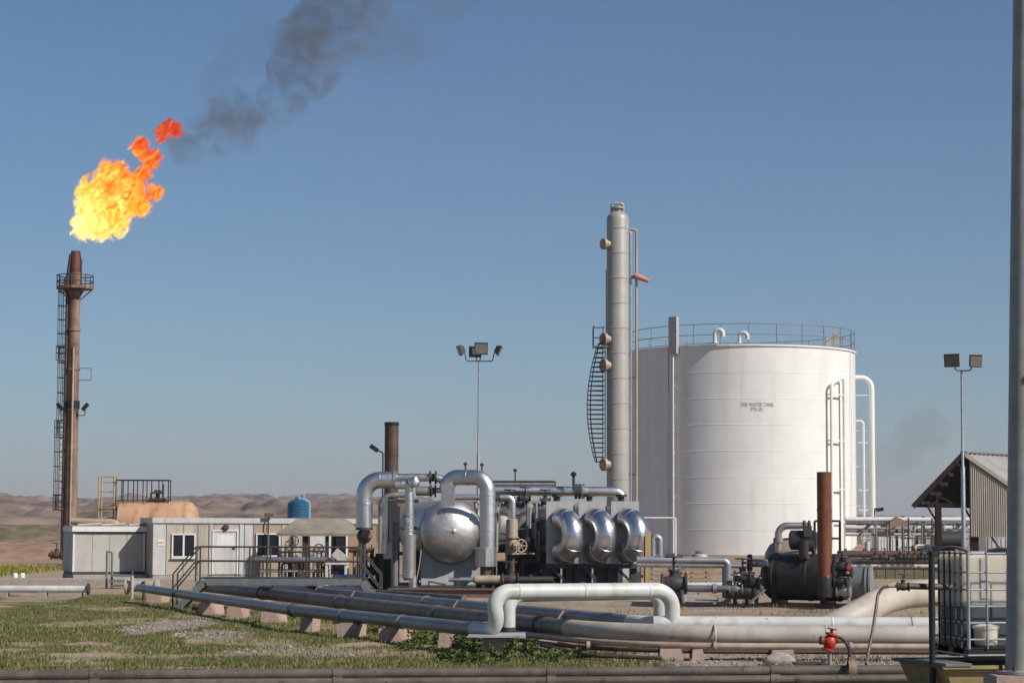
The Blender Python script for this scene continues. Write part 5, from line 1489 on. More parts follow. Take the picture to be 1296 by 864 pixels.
    for x in (624, 628, 632):
        MB().lathe([(M_(6, D), -.025), (M_(6, D), .025)], p(x, 629, .4), (1, 0, 0), 16).build('flange', 'dark_steel', t)
    MB().lathe([(M_(6, D), 0), (M_(7.5, D), .02), (M_(7.5, D), M_(24, D)), (M_(5, D), M_(25, D))], V(p(648, 680, .4).x, p(648, 680, .4).y, P(648, 681, D + .4).z), n=18).build('jacket', 'tan_pipe', t)
    valve(t, p(648, 690, .3), (0, 0, 1), .15, 'tan_pipe', True, .2)
    MB().tube([p(648, 694, .4), p(648, 740, .4)], M_(3.5, D), 12).build('pipe', 'old_rust', t)
    # long overhead line
    D2 = 55
    t = thing('overhead_pipe', P(700, 620, D2), 'long silver overhead pipe that turns down beside the tall column', 'pipe')
    a, b, c = P(618, 620.5, D2), P(787, 622, D2), P(787, 662, D2)
    MB().tube([a, b, c], M_(6.3, D2), 18, bend=M_(9, D2)).build('pipe', 'cladding', t)
    for f in (.14, .3, .46):
        MB().lathe([(M_(6.3, D2) + .012, -.02), (M_(6.3, D2) + .012, .02)], a.lerp(b, f), (b - a), 20).build('band', 'cladding', t)
    for x in (729, 733.5, 738):
        MB().lathe([(M_(9.5, D2), -.05), (M_(9.5, D2), .05)], P(x, 621.5, D2), (1, 0, 0), 20).build('flange', 'dark_steel' if x != 738 else 'dull_cladding', t)
    MB().tube([P(726, 615, D2 - .3), P(726, 602, D2 - .3)], .05, 8).build('stem', 'dark_steel', t)
    MB().lathe([(.02, 0), (.1, .04), (.1, .12), (.02, .18)], P(726, 603, D2 - .3), n=12).build('stem_head', 'black', t)
    t = thing('rail_pipe', P(660, 610, D2 + 1), 'thin double rail pipe above the long overhead silver pipe', 'pipe')
    for y, r in ((609.5, .05), (612.5, .06)):
        MB().tube([P(618, y, D2 + 1), P(702, y, D2 + 1)], r, 8).build('pipe', 'galvanised' if r > .055 else 'dark_steel', t)
    MB().tube([P(702, 609, D2 + 1), P(702, 634, D2 + 1)], .05, 8).build('post', 'dark_steel', t)
    for x, y in ((652, 597), (610, 590), (589, 589)):
        MB().tube([P(x, 612, D2 + 1), P(x, y, D2 + 1)], .03, 6).lathe([(.02, 0), (.07, .03), (.07, .09), (.02, .12)], P(x, y, D2 + 1), n=10).build('sensor', 'dark_steel', t)
build_pipework()

def build_exchangers():
    D = 51.5
    ang = R(8)
    n = V(math.sin(ang), -math.cos(ang), 0); w = V(math.cos(ang), math.sin(ang), 0)
    ub = V(math.sin(R(36)), -math.cos(R(36)), 0)
    labs = ['first shiny return bend exchanger, nearest the silver vessel', 'middle shiny return bend exchanger of the row of three', 'last shiny return bend exchanger, beside the yellow post']
    for i, px in enumerate((711, 752, 793)):
        dd = .5 * i * 0
        z1, z0 = P(px, 634, D).z, P(px, 713, D).z
        c = P(px - 2, 670, D); c = V(c.x, c.y, 0)
        W = M_(35.5, D) / math.cos(ang)
        t = thing('heat_exchanger', c, labs[i], 'heat exchanger', 'return bend heat exchangers in a row')
        MB().box(c + Z * (z0 + z1) / 2, (W, .05, z1 - z0), rz=ang).build('front_plate', 'grey_plate', t)
        # tube bundle casing going back
        for z in (z1 - .55, z0 + .55):
            MB().lathe([(.40, 0), (.40, 3.6), (.3, 3.7)], c - n * .03 + Z * z, -n, 24).build('shell_tube', 'dull_cladding', t)
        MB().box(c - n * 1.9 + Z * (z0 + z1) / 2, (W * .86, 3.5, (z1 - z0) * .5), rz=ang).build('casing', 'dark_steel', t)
        # the U bend
        rt = M_(14.2, D)
        top, bot = P(px, 656.5, D).z, P(px, 698.5, D).z
        rb = (top - bot) / 2
        base = c + w * .02 + n * .03
        pts = [base + Z * top]
        ctr = base + ub * .10 + Z * (top + bot) / 2
        for k in range(17):
            a = math.pi / 2 - math.pi * k / 16
            pts.append(ctr + ub * (rb * math.cos(a) * .98) + Z * (rb * math.sin(a)))
        pts.append(base + Z * bot)
        u = MB().tube(pts, rt, 28).build('return_bend', 'bright_cladding', t)
        sb = MB()
        for k in (3, 6, 9, 12, 15):
            d = pts[k + 1] - pts[k - 1]
            sb.lathe([(rt + .001, -.015), (rt + .009, -.01), (rt + .009, .01), (rt + .001, .015)], pts[k], d, 28, caps=False)
        sb.build('gore_seam', 'bright_cladding', u)
        # legs and base frame
        for s in (-.42, .42):
            MB().box(c + w * s * W - n * .25 + Z * (z0 * .5), (.34, .28, z0), rz=ang).build('leg', 'dark_steel', t)
            MB().box(c + w * s * W - n * 3.0 + Z * (z0 * .5), (.2, .2, z0), rz=ang).build('leg', 'dark_steel', t)
        MB().box(c - n * .1 + Z * (z0 - .08), (W + .1, .3, .14), rz=ang).build('base_beam', 'dark_steel', t)
        MB().bar(c - w * .3 * W + n * .02 + Z * (z0 - .15), c + w * .38 * W + n * .02 + Z * .3, .09, .09).build('brace', 'dark_steel', t)
        # nozzle on top
        MB().lathe([(.10, 0), (.10, .2), (.18, .2), (.18, .28)], c - n * .6 + Z * (z1 - .05), n=14).build('top_nozzle', 'dark_steel', t)
    # exchanger shells to the left, their shade put into dark colours
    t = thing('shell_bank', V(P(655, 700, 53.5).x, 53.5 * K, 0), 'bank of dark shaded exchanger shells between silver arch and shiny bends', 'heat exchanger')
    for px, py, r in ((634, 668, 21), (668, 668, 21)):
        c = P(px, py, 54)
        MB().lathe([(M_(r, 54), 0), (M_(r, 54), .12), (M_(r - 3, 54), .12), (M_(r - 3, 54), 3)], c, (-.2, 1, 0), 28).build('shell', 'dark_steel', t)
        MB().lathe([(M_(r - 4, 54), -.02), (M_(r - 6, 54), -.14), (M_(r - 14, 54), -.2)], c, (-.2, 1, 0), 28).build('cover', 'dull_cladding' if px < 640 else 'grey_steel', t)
        MB().box(V(c.x, c.y + 1, .5), (.9, 1.8, 1.0)).build('saddle', 'dark_steel', t)
    MB().box(P(655, 640, 54.3), (M_(66, 54), .06, M_(14, 54))).build('top_plate', 'grey_steel', t)
    MB().box(P(678, 671, 53), (M_(10, 53), .05, M_(20, 53))).build('white_plate', 'grey_plate', t)
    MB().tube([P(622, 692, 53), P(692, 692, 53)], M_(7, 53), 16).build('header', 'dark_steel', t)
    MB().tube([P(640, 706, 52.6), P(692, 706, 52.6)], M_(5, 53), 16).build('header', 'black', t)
    for x, y in ((665, 625), (645, 628), (690, 628), (657, 630)):
        valve(t, P(x, y + 6, 54.3), (1, 0, 0), .10, 'dark_steel', True, .18)
    for x in (663, 700, 626):
        MB().box(V(P(x, 700, 52.8).x, 52.8 * K, .55), (.10, .10, 1.1)).build('post', 'dark_steel', t)
    MB().tube([V(P(628.5, 700, 51).x, 51 * K, .3), P(628.5, 655, 51), P(655, 655, 51)], .02, 6).build('conduit', 'galvanised', t)
    for x, y in ((672, 712), (688, 716), (681, 727), (660, 726)):
        valve(t, P(x, y, 52.2), (1, 0, 0), .11, 'dark_steel', True, .16)
    cl = random.Random(4)
    for k in range(46):
        x = cl.uniform(598, 702); yb = cl.uniform(655, 745); yt = yb - cl.uniform(14, 60); dd = cl.uniform(51.6, 53.2)
        b = P(x, yb, dd); e = P(x, max(636, yt), dd)
        mm_ = cl.choice(['galvanised', 'dull_cladding', 'dark_steel', 'tan_pipe', 'old_rust', 'cladding'])
        pts_ = [V(b.x, b.y, b.z), V(b.x, b.y, e.z)]
        if k % 3 == 0: pts_.append(V(b.x + cl.uniform(-.5, .5), b.y - .1, e.z))
        MB().tube(pts_, cl.choice([.02, .03, .045, .06]), 8, bend=.1).build('small_pipe', mm_, t)
        if k % 4 == 0:
            MB().lathe([(.03, 0), (.09, .01), (.09, .05), (.03, .06)], pts_[1] + V(0, -.05, -.1), (0, -1, 0), 12).build('gauge', cl.choice(['panel_white', 'grey_plate', 'dark_steel']), t)
    # more valves at the skid front
    t = thing('skid_valves', V(P(640, 742, 50).x, 50 * K, .28), 'dark cluster of small valves and drains along the skid front', 'valves')
    for k, x in enumerate((607, 618, 631, 655, 668, 683, 700)):
        q = P(x, 743, 50.3); q = V(q.x, q.y, .34)
        MB().tube([q - V(.12, 0, 0), q + V(.12, 0, 0)], .05, 10).build('pipe', ['dark_steel', 'old_rust', 'tan_pipe'][k % 3], t)
        valve(t, q + V(0, 0, .02), (1, 0, 0), .06, 'dark_steel', True, .09)
    # skid beams
    s = thing('equipment_skid', V(P(640, 750, 51).x, 51 * K, 0), 'long reddish brown steel skid carrying the vessel and exchangers', 'skid')
    xa, xb = P(492, 750, 50).x, P(840, 750, 50).x
    for yy in (49.6, 54.6):
        b = MB()
        y = yy * K
        b.box(V((xa + xb) / 2, y, .25), (xb - xa, .16, .04)).box(V((xa + xb) / 2, y, .03), (xb - xa, .16, .04)).box(V((xa + xb) / 2, y + .03, .14), (xb - xa, .03, .18))
        b.build('beam', 'skid_red', s)
    for k in range(8):
        x = xa + (xb - xa) * (k + .5) / 8
        MB().box(V(x, 52.1 * K, .14), (.12, 5 * K - .2, .2)).build('cross_beam', 'skid_red', s)
    MB().box(V((xa + xb) / 2, 52.1 * K, .262), (xb - xa - .1, 5 * K - .25, .02)).build('deck', 'dark_steel', s)
    # dark steel frame with cable trays left of the vessel
    f = thing('upright_frame', V(P(495, 740, 53).x, 53 * K, 0), 'dark steel pipe frame holding upright lines left of the silver vessel', 'frame')
    for x, y0, dd, ww in ((484, 640, 0, .14), (497, 634, 0, .26), (503, 640, -.5, .14), (528, 650, 1.2, .14), (488, 690, 1, .5)):
        zt = P(x, y0, 53 + dd).z
        MB().box(V(P(x, 700, 53 + dd).x, (53 + dd) * K, zt / 2), (ww, .14, zt)).build('column', 'dark_steel', f)
    for y in (634, 668, 700):
        MB().bar(P(482, y, 53), P(530, y, 53), .10, .12).build('beam', 'dark_steel', f)
    MB().tube([V(P(500, 700, 51.6).x, 51.6 * K, .2), P(500, 660, 51.6)], .12, 12).build('upright_pipe', 'grey_steel', f)
    MB().box(P(491, 697, 51.4), (.28, .12, .5)).build('junction_box', 'panel_white', f)
    for x, y in ((515, 699), (527, 675)):
        MB().tube([P(x + 6, y, 51.2), P(x - 4, y - 1, 51.2)], .03, 8).build('gauge_line', 'galvanised', f)
    MB().tube([P(533, 695, 51), P(531, 712, 51), P(527, 735, 51)], .02, 6, bend=.2).build('drain_hose', 'tan_pipe', f)
    for x, y in ((470, 742), (478, 738), (463, 736), (474, 722)):
        valve(f, P(x, y, 53.5), (1, 0, 0), .12, 'black', True, .18)
    for x in (462, 470, 477):
        MB().tube([V(P(x, 700, 53.5).x, 53.5 * K, .1), P(x, 700, 53.5)], .05, 8).build('upright_pipe', 'black', f)
build_exchangers()

def build_chimney():
    D = 58
    c = P(494, 740, D); C = V(c.x, c.y, 0); zt = P(494, 534, D).z; r = M_(8.8, D)
    t = thing('chimney', C, 'dark brown rust chimney standing behind the bent silver pipes', 'chimney')
    MB().lathe([(r, 0), (r, zt), (r * .8, zt), (r * .8, zt - .4)], C, n=28).build('flue', 'old_rust', t)
    for z in (zt - 1.2, zt - 2.6):
        MB().lathe([(r + .01, -.04), (r + .01, .04)], C + Z * z, n=28, caps=False).build('band', 'old_rust', t)
    MB().lathe([(r, 0), (r + .015, .0), (r + .015, .12), (r, .12)], C + Z * (zt - .13), n=28, caps=False).build('rim', 'black', t)
    # small lamp on an arm
    l = thing('arm_lamp', V(P(484.5, 700, 57.4).x, 57.4 * K, 0), 'small black lamp on a thin pole left of the dark chimney', 'lamp')
    px = V(P(484.5, 600, 57.4).x, 57.4 * K, 0)
    MB().tube([px, px + Z * P(484, 572, 57.4).z, P(477, 570, 57.4)], .03, 8, bend=.1).build('pole', 'dark_steel', l)
    MB().box(P(473.5, 567, 57.4), (.34, .2, .16), m=Matrix.Rotation(R(35), 3, 'Y')).build('lamp_head', 'black', l)
build_chimney()

# ================================================================== flood light masts
def flood(root, c, aim, w=.52, h=.44, m='dark_steel', roll=0, back=False):
    aim = Vector(aim).normalized()
    q = aim.to_track_quat('Y', 'Z').to_matrix()
    b = MB()
    vs = []
    for (yy, s) in ((-.14, .62), (.10, 1.0)):
        for sx, sz in ((-1, -1), (1, -1), (1, 1), (-1, 1)):
            vs.append(Vector(c) + q @ V(sx * w / 2 * s, yy, sz * h / 2 * s))
    b._add(vs, [(3, 2, 1, 0), (4, 5, 6, 7), (0, 1, 5, 4), (1, 2, 6, 5), (2, 3, 7, 6), (3, 0, 4, 7)])
    o = b.build('flood_lamp', m, root)
    MB().box(Vector(c) + aim * .115, (w * .86, .02, h * .84), m=q).build('lens', 'lamp_glass', o)
    MB().box(Vector(c) + aim * .11 + Z * h * .52, (w, .10, .02), m=q).build('visor', m, o)
    return o
def mast(D, px, y_base, y_top, lab, heads, r=.075):
    b = P(px, y_base, D); B = V(b.x, b.y, 0); zt = P(px, y_top, D).z
    t = thing('flood_light_mast', B, lab, 'light mast', 'slim masts with flood lamps')
    MB().lathe([(.2, 0), (.2, .03), (r, .04), (r, zt * .55), (r * .62, zt * .56), (r * .5, zt)], B, n=14).build('mast', 'galvanised', t)
    for (dx, dy, aim, w, h, arm) in heads:
        c = B + V(dx, -.1, zt + dy)
        MB().tube([B + Z * zt, V(B.x + dx * .72, B.y - .1, zt), V(B.x + dx * .78, B.y - .1, zt + dy * .7), c], .025, 8, bend=.12).build('arm', 'dark_steel', t)
        flood(t, c, aim, w, h)
    return t
mast(75, 604.5, 740, 457, 'slim mast with four flood lamps behind the silver vessel', [(-.84, .52, (-.93, -.25, -.35), .6, .5, 1), (-.16, .44, (-.15, .95, -.1), .60, .50, 1), (.10, .58, (.1, -1, -.05), .64, .56, 1), (.92, .52, (.9, -.1, -.42), .62, .5, 1)])
mast(60, 1220.5, 738, 469, 'slim mast with two grey flood lamps in front of the gabled shed', [(-.36, .38, (-.45, -.85, -.15), .60, .48, 1), (.48, .36, (.25, -.95, -.12), .52, .46, 1)], .085)

# ================================================================== black heater
def build_heater():
    D = 44
    y = D * K
    p = lambda x, yy, dd=0: P(x, yy, D + dd)
    ax = V(.90, -.43, 0).normalized()
    r = M_(29.5, D)
    cl = p(980, 729, .5)
    t = thing('line_heater', V(p(1010, 765).x, y, 0), 'black horizontal fired heater drum on saddles with burner at right end', 'heater')
    L = 1.95
    MB().lathe([(r * .35, -.34), (r * .75, -.24), (r * .94, -.10), (r, 0), (r, L), (r * .96, L + .03), (r * .96, L + .12), (r * .7, L + .15)], cl, ax, 40).build('drum', 'heater_black', t)
    for f in (.05, .55, .97):
        MB().lathe([(r + .001, -.04), (r + .02, -.03), (r + .02, .03), (r + .001, .04)], cl + ax * L * f, ax, 40, caps=False).build('weld_band', 'heater_black', t)
    for f in (.08, .80):
        q = cl + ax * L * f
        MB().box(V(q.x, q.y, .45), (.16, 1.0, .9), rz=math.atan2(ax.y, ax.x)).build('saddle', 'black', t)
    q = cl + ax * L * .45
    MB().box(V(q.x, q.y, .06), (L + .5, 1.1, .12), rz=math.atan2(ax.y, ax.x)).build('base_skid', 'old_rust', t)
    # burner: flame arrestor drum with silver rim at the right
    e = p(1075, 738, -.3)
    MB().lathe([(M_(13, D), 0), (M_(13, D), .35), (M_(9, D), .4)], e - ax * .55, ax, 24).build('burner_neck', 'black', t)
    b1 = p(1078, 737, -.4)
    MB().lathe([(M_(17, D), -.02), (M_(20, D), 0), (M_(20, D), .40)], b1, V(.96, -.27, 0), 36).build('arrestor', 'grey_steel', t)
    for o_ in (.02, .42, .52):
        MB().lathe([(M_(20, D), -.03), (M_(22, D), -.03), (M_(22, D), .03), (M_(20, D), .03)], b1 + V(.96, -.27, 0).normalized() * o_, V(.96, -.27, 0), 36).build('arrestor_rim', 'galvanised', t)
    # second domed vessel behind
    d0 = p(1006, 710, 1.3)
    MB().lathe([(0, -.78), (.25, -.74), (.46, -.62), (.60, -.42), (.66, -.18), (.68, 0), (.68, 1.0)], V(d0.x - .1, d0.y, d0.z), V(1, -.1, 0), 32).build('rear_dome', 'copper_tan', t)
    v = thing('heater_pipe', p(985, 690, .6), 'silver elbow pipe rising from behind the black heater drum', 'pipe')
    MB().tube([p(985, 700, 1.0), p(985, 665, 1.0), p(1022, 665, 1.0)], M_(4.6, D), 16, bend=M_(12, D)).build('pipe', 'dull_cladding', v)
    MB().lathe([(M_(6.5, D), -.06), (M_(6.5, D), .06)], p(985, 683, 1.0), n=16).build('flange', 'copper_tan', v)
    MB().lathe([(M_(6, D), -.1), (M_(6, D), -.04), (M_(3, D), -.04), (M_(3, D), .04), (M_(6, D), .04), (M_(6, D), .1)], p(1021, 664, 1.0), (1, 0, 0), 16).build('flange', 'dark_steel', v)
    # expansion drum on top
    dr = MB().lathe([(M_(8, D), -.06), (M_(12.5, D), 0), (M_(12.5, D), .68), (M_(8, D), .74)], p(1001, 683, .1), (1, -.15, 0), 28).build('top_drum', 'heater_black', t)
    MB().lathe([(M_(10, D), 0), (M_(10, D), .3)], p(1018, 690, .0), (1, -.3, 0), 20).build('drum_pipe', 'dark_steel', t)
    MB().lathe([(M_(7, D), 0), (M_(7, D), .5)], p(1018, 707, -.1), n=16).build('drum_neck', 'heater_black', t)
    MB().box(p(1022, 672, -.1), (.22, .2, .3)).build('gauge_box', 'dark_steel', t)
    MB().tube([p(1023, 700, -.3), p(1027, 700, -.3)], .05, 8).build('try_cock', 'galvanised', t)
    # rust stack at the front right
    s = p(1044, 738, -.8); S_ = V(s.x, s.y, 0)
    z0, z1 = P(1044, 748, D - .8).z, P(1044, 597, D - .8).z
    rs = M_(9, D)
    st = MB().lathe([(rs, z0), (rs, z1), (rs * .86, z1), (rs * .86, z1 - .4)], S_, n=28).build('stack', 'chimney_rust', t)
    MB().lathe([(rs * 1.0, z0 - .15), (rs * 1.12, z0), (rs * 1.12, z0 + .35), (rs * 1.0, z0 + .42)], S_, n=28).build('stack_base', 'heater_black', t)
    for f in (.35, .68):
        MB().lathe([(rs + .008, -.03), (rs + .008, .03)], S_ + Z * (z0 + (z1 - z0) * f), n=28, caps=False).build('band', 'chimney_rust', st)
    # black platform rail behind the stack
    for x in (1031, 1063):
        MB().tube([p(x, 705, .4), p(x, 659, .4)], .035, 8).build('rail_post', 'black', t)
    for yy in (659, 681):
        MB().tube([p(1031, yy, .4), p(1063, yy, .4)], .03, 8).build('rail', 'black', t)
    # controls at burner
    for x, yy, m in ((1066, 716, 'dark_steel'), (1070, 724, 'black'), (1065, 735, 'dark_steel'), (1068, 748, 'galvanised')):
        valve(t, p(x, yy, -.9), (1, -.4, 0), .10, m, True, .13)
    MB().lathe([(.075, 0), (.075, .06)], p(1074, 717, -1.0), (0, -1, 0), 14).build('red_knob', 'red', t)
    MB().lathe([(.05, 0), (.05, .06)], p(1073, 724, -1.0), (0, -1, 0), 12).build('yellow_knob', 'tray_yellow', t)
    # left-end valve cluster
    c = thing('heater_valves', V(p(948, 750).x, y, 0), 'cluster of dark valves and pipes at left end of the black heater', 'valves')
    MB().lathe([(M_(11, D), -.06), (M_(11, D), .06)], p(949, 712, .2), (1, -.2, 0), 18).build('flange', 'dark_steel', c)
    MB().lathe([(M_(5, D), 0), (M_(5, D), .5)], p(949, 712, .2), (1, -.2, 0), 16).build('neck', 'galvanised', c)
    for x, yy, rr, m in ((940, 730, .13, 'dark_steel'), (950, 737, .14, 'black'), (946, 748, .12, 'dark_steel'), (932, 745, .10, 'galvanised'), (926, 752, .09, 'black'), (958, 747, .09, 'galvanised')):
        valve(c, p(x, yy, -.2), (1, -.2, 0), rr, m, True, rr * 1.5)
    for a, b in (((928, 742), (958, 742)), ((920, 754), (960, 756))):
        MB().tube([p(*a, -.1), p(*b, -.1)], .07, 10).build('pipe', 'dark_steel', c)
    MB().bar(p(948, 763, -.5), p(968, 745, -.5), .2, .06).build('brace', 'grey_steel', c)
    for x in (930, 945, 957):
        q = p(x, 745, -.1)
        MB().box(V(q.x, q.y, q.z / 2), (.1, .1, q.z)).build('post', 'black', c)
build_heater()

# ================================================================== middle right pipe rack, valves, timber
def build_mid():
    D = 46
    p = lambda x, yy, dd=0: P(x, yy, D + dd)
    t = thing('pipe_rack', V(p(900, 740).x, D * K, 0), 'silver pipe line at waist height right of the exchangers, turning down to ground', 'pipe')
    MB().tube([p(806, 708), p(921, 709.5), V(p(921, 709).x, p(921, 709).y, .05)], M_(4.6, D), 16, bend=M_(6, D)).build('pipe', 'galvanised', t)
    MB().tube([p(806, 714.5, .6), p(948, 716, .6)], M_(3.2, D), 12).build('pipe', 'dull_cladding', t)
    for x in (808, 860, 916):
        q = p(x, 717, .3)
        MB().box(V(q.x, q.y, q.z / 2), (.09, .09, q.z)).build('post', 'galvanised' if x < 900 else 'dark_steel', t)
    v = thing('gate_valve', V(p(853, 740).x, D * K - 2, 0), 'dark gate valve with handwheel in front of silver pipe line', 'valve')
    valve(v, p(853, 738, -1.4), (1, 0, 0), .19, 'dark_steel', True, .24)
    MB().tube([p(858, 738, -1.4), p(862, 738, -1.4), V(p(866, 738, -1.4).x, p(866, 738, -1.4).y, .1)], .12, 12, bend=.12).build('elbow', 'galvanised', v)
    q = p(853, 748, -1.4)
    MB().box(V(q.x, q.y, q.z / 2), (.3, .3, q.z)).build('stand', 'black', v)
    w = thing('ground_pipe', V(p(900, 748).x, (D - 1) * K, 0), 'mauve grey pipe lying on ground left of black heater', 'pipe')
    MB().tube([p(866, 744, -.5), p(925, 745, -.5)], M_(4.5, D), 14).build('pipe', 'blue_grey_pipe', w)
    MB().lathe([(M_(6, D), -.05), (M_(6, D), .05)], p(904, 744.5, -.5), (1, 0, 0), 16).build('flange', 'galvanised', w)
    for x in (872, 915):
        q = p(x, 750, -.5)
        MB().box(V(q.x, q.y, .1), (.3, .4, .2)).build('support', 'concrete', w)
    w = thing('ground_pipe', V(p(830, 742).x, 50 * K, 0), 'white pipe lying behind the gate valve on the ground', 'pipe')
    MB().tube([P(812, 741, 50), P(945, 740, 50)], M_(4, 50), 14).build('pipe', 'pipe_white', w)
    for x in (830, 890):
        g = P(x, 745, 50)
        MB().box(V(g.x, g.y, .08), (.3, .4, .16)).build('support', 'concrete', w)
    # yellow post and white goal frame
    y = thing('yellow_post', V(P(820, 740, 50).x, 50 * K, 0), 'tan yellow square post just right of the last exchanger', 'post')
    MB().box(V(P(820, 700, 50).x, 50 * K, P(820, 672, 50).z / 2), (.18, .14, P(820, 672, 50).z)).build('post', 'yellow_paint', y)
    MB().box(V(P(816, 700, 50).x, 50 * K - .02, P(816, 690, 50).z / 2 + .3), (.05, .05, P(816, 690, 50).z)).build('conduit', 'old_rust', y)
    g = thing('pipe_goal_frame', V(P(826, 700, 80).x, 80 * K, 0), 'thin white goal shaped pipe frame standing before the tank wall', 'frame')
    z = P(826, 655, 80).z
    MB().tube([V(P(798, 700, 80).x, 80 * K, 0), V(P(798, 700, 80).x, 80 * K, z), V(P(855, 700, 80).x, 80 * K, z), V(P(855, 700, 80).x, 80 * K, 0)], .045, 8, bend=.1).build('frame_pipe', 'white', g)
    s = thing('gooseneck_pipe', V(P(833, 700, 60).x, 60 * K, 0), 'small silver gooseneck pipe with bellows behind the yellow post', 'pipe')
    zt = P(833, 679, 60).z
    x0, x1 = P(826, 690, 60).x, P(835, 690, 60).x
    MB().tube([V(x0, 60 * K, 0), V(x0, 60 * K, zt), V(x1, 60 * K, zt), V(x1, 60 * K, zt - .7)], .12, 14, bend=.16).build('pipe', 'galvanised', s)
    MB().lathe([(.13, 0), (.2, .06), (.13, .12), (.22, .18), (.13, .24), (.24, .3), (.14, .36)], V(x1, 60 * K, zt - 1.0), n=16).build('bellows', 'dull_cladding', s)
    MB().lathe([(.2, -.06), (.2, .06)], V(x1 + .35, 60 * K, zt - 1.0), (1, 0, 0), 14).build('flange', 'galvanised', s)
    MB().tube([V(x1, 60 * K, zt - 1.0), V(x1 + 1.0, 60 * K, zt - 1.0), V(x1 + 1.0, 60 * K, 0)], .12, 12, bend=.2).build('outlet', 'dull_cladding', s)
    # timber stacks: boards one by one
    for k, (x, y0, dd, n, lab) in enumerate(((838, 733, 56, 4, 'stack of brown timber planks left of the dark gate valve'), (880, 731, 58, 5, 'stack of brown timber planks behind mauve ground pipe'), (862, 735, 63, 3, 'low stack of timber planks farthest back toward white tank'))):
        c = P(x, y0, dd); c = V(c.x, c.y, 0)
        tt = thing('timber_stack', c, lab, 'timber')
        for lv in range(n):
            for j in range(2):
                MB().box(c + V(random.uniform(-.12, .12), j * .32, .12 + lv * .17), (1.3, .27, .10), rz=random.uniform(-.04, .04)).build('plank', 'wood', tt)
            for sx in (-.45, .45):
                MB().box(c + V(sx, .16, .035 + lv * .17), (.10, .6, .07)).build('batten', 'wood', tt)
    lh = thing('hatch_dome', V(P(886, 706, 90).x, 90 * K, 0), 'low tan valve housing by the foot of the white tank', 'housing')
    MB().lathe([(.5, 0), (.5, .4), (.4, .6), (.15, .7)], V(P(886, 706, 90).x, 90 * K, 0), n=20).build('body', 'tan_pipe', lh)
    MB().lathe([(.1, .65), (.3, .71), (.3, .79), (.05, .85)], V(P(886, 706, 90).x, 90 * K, 0), n=16).build('cap', 'galvanised', lh)
build_mid()

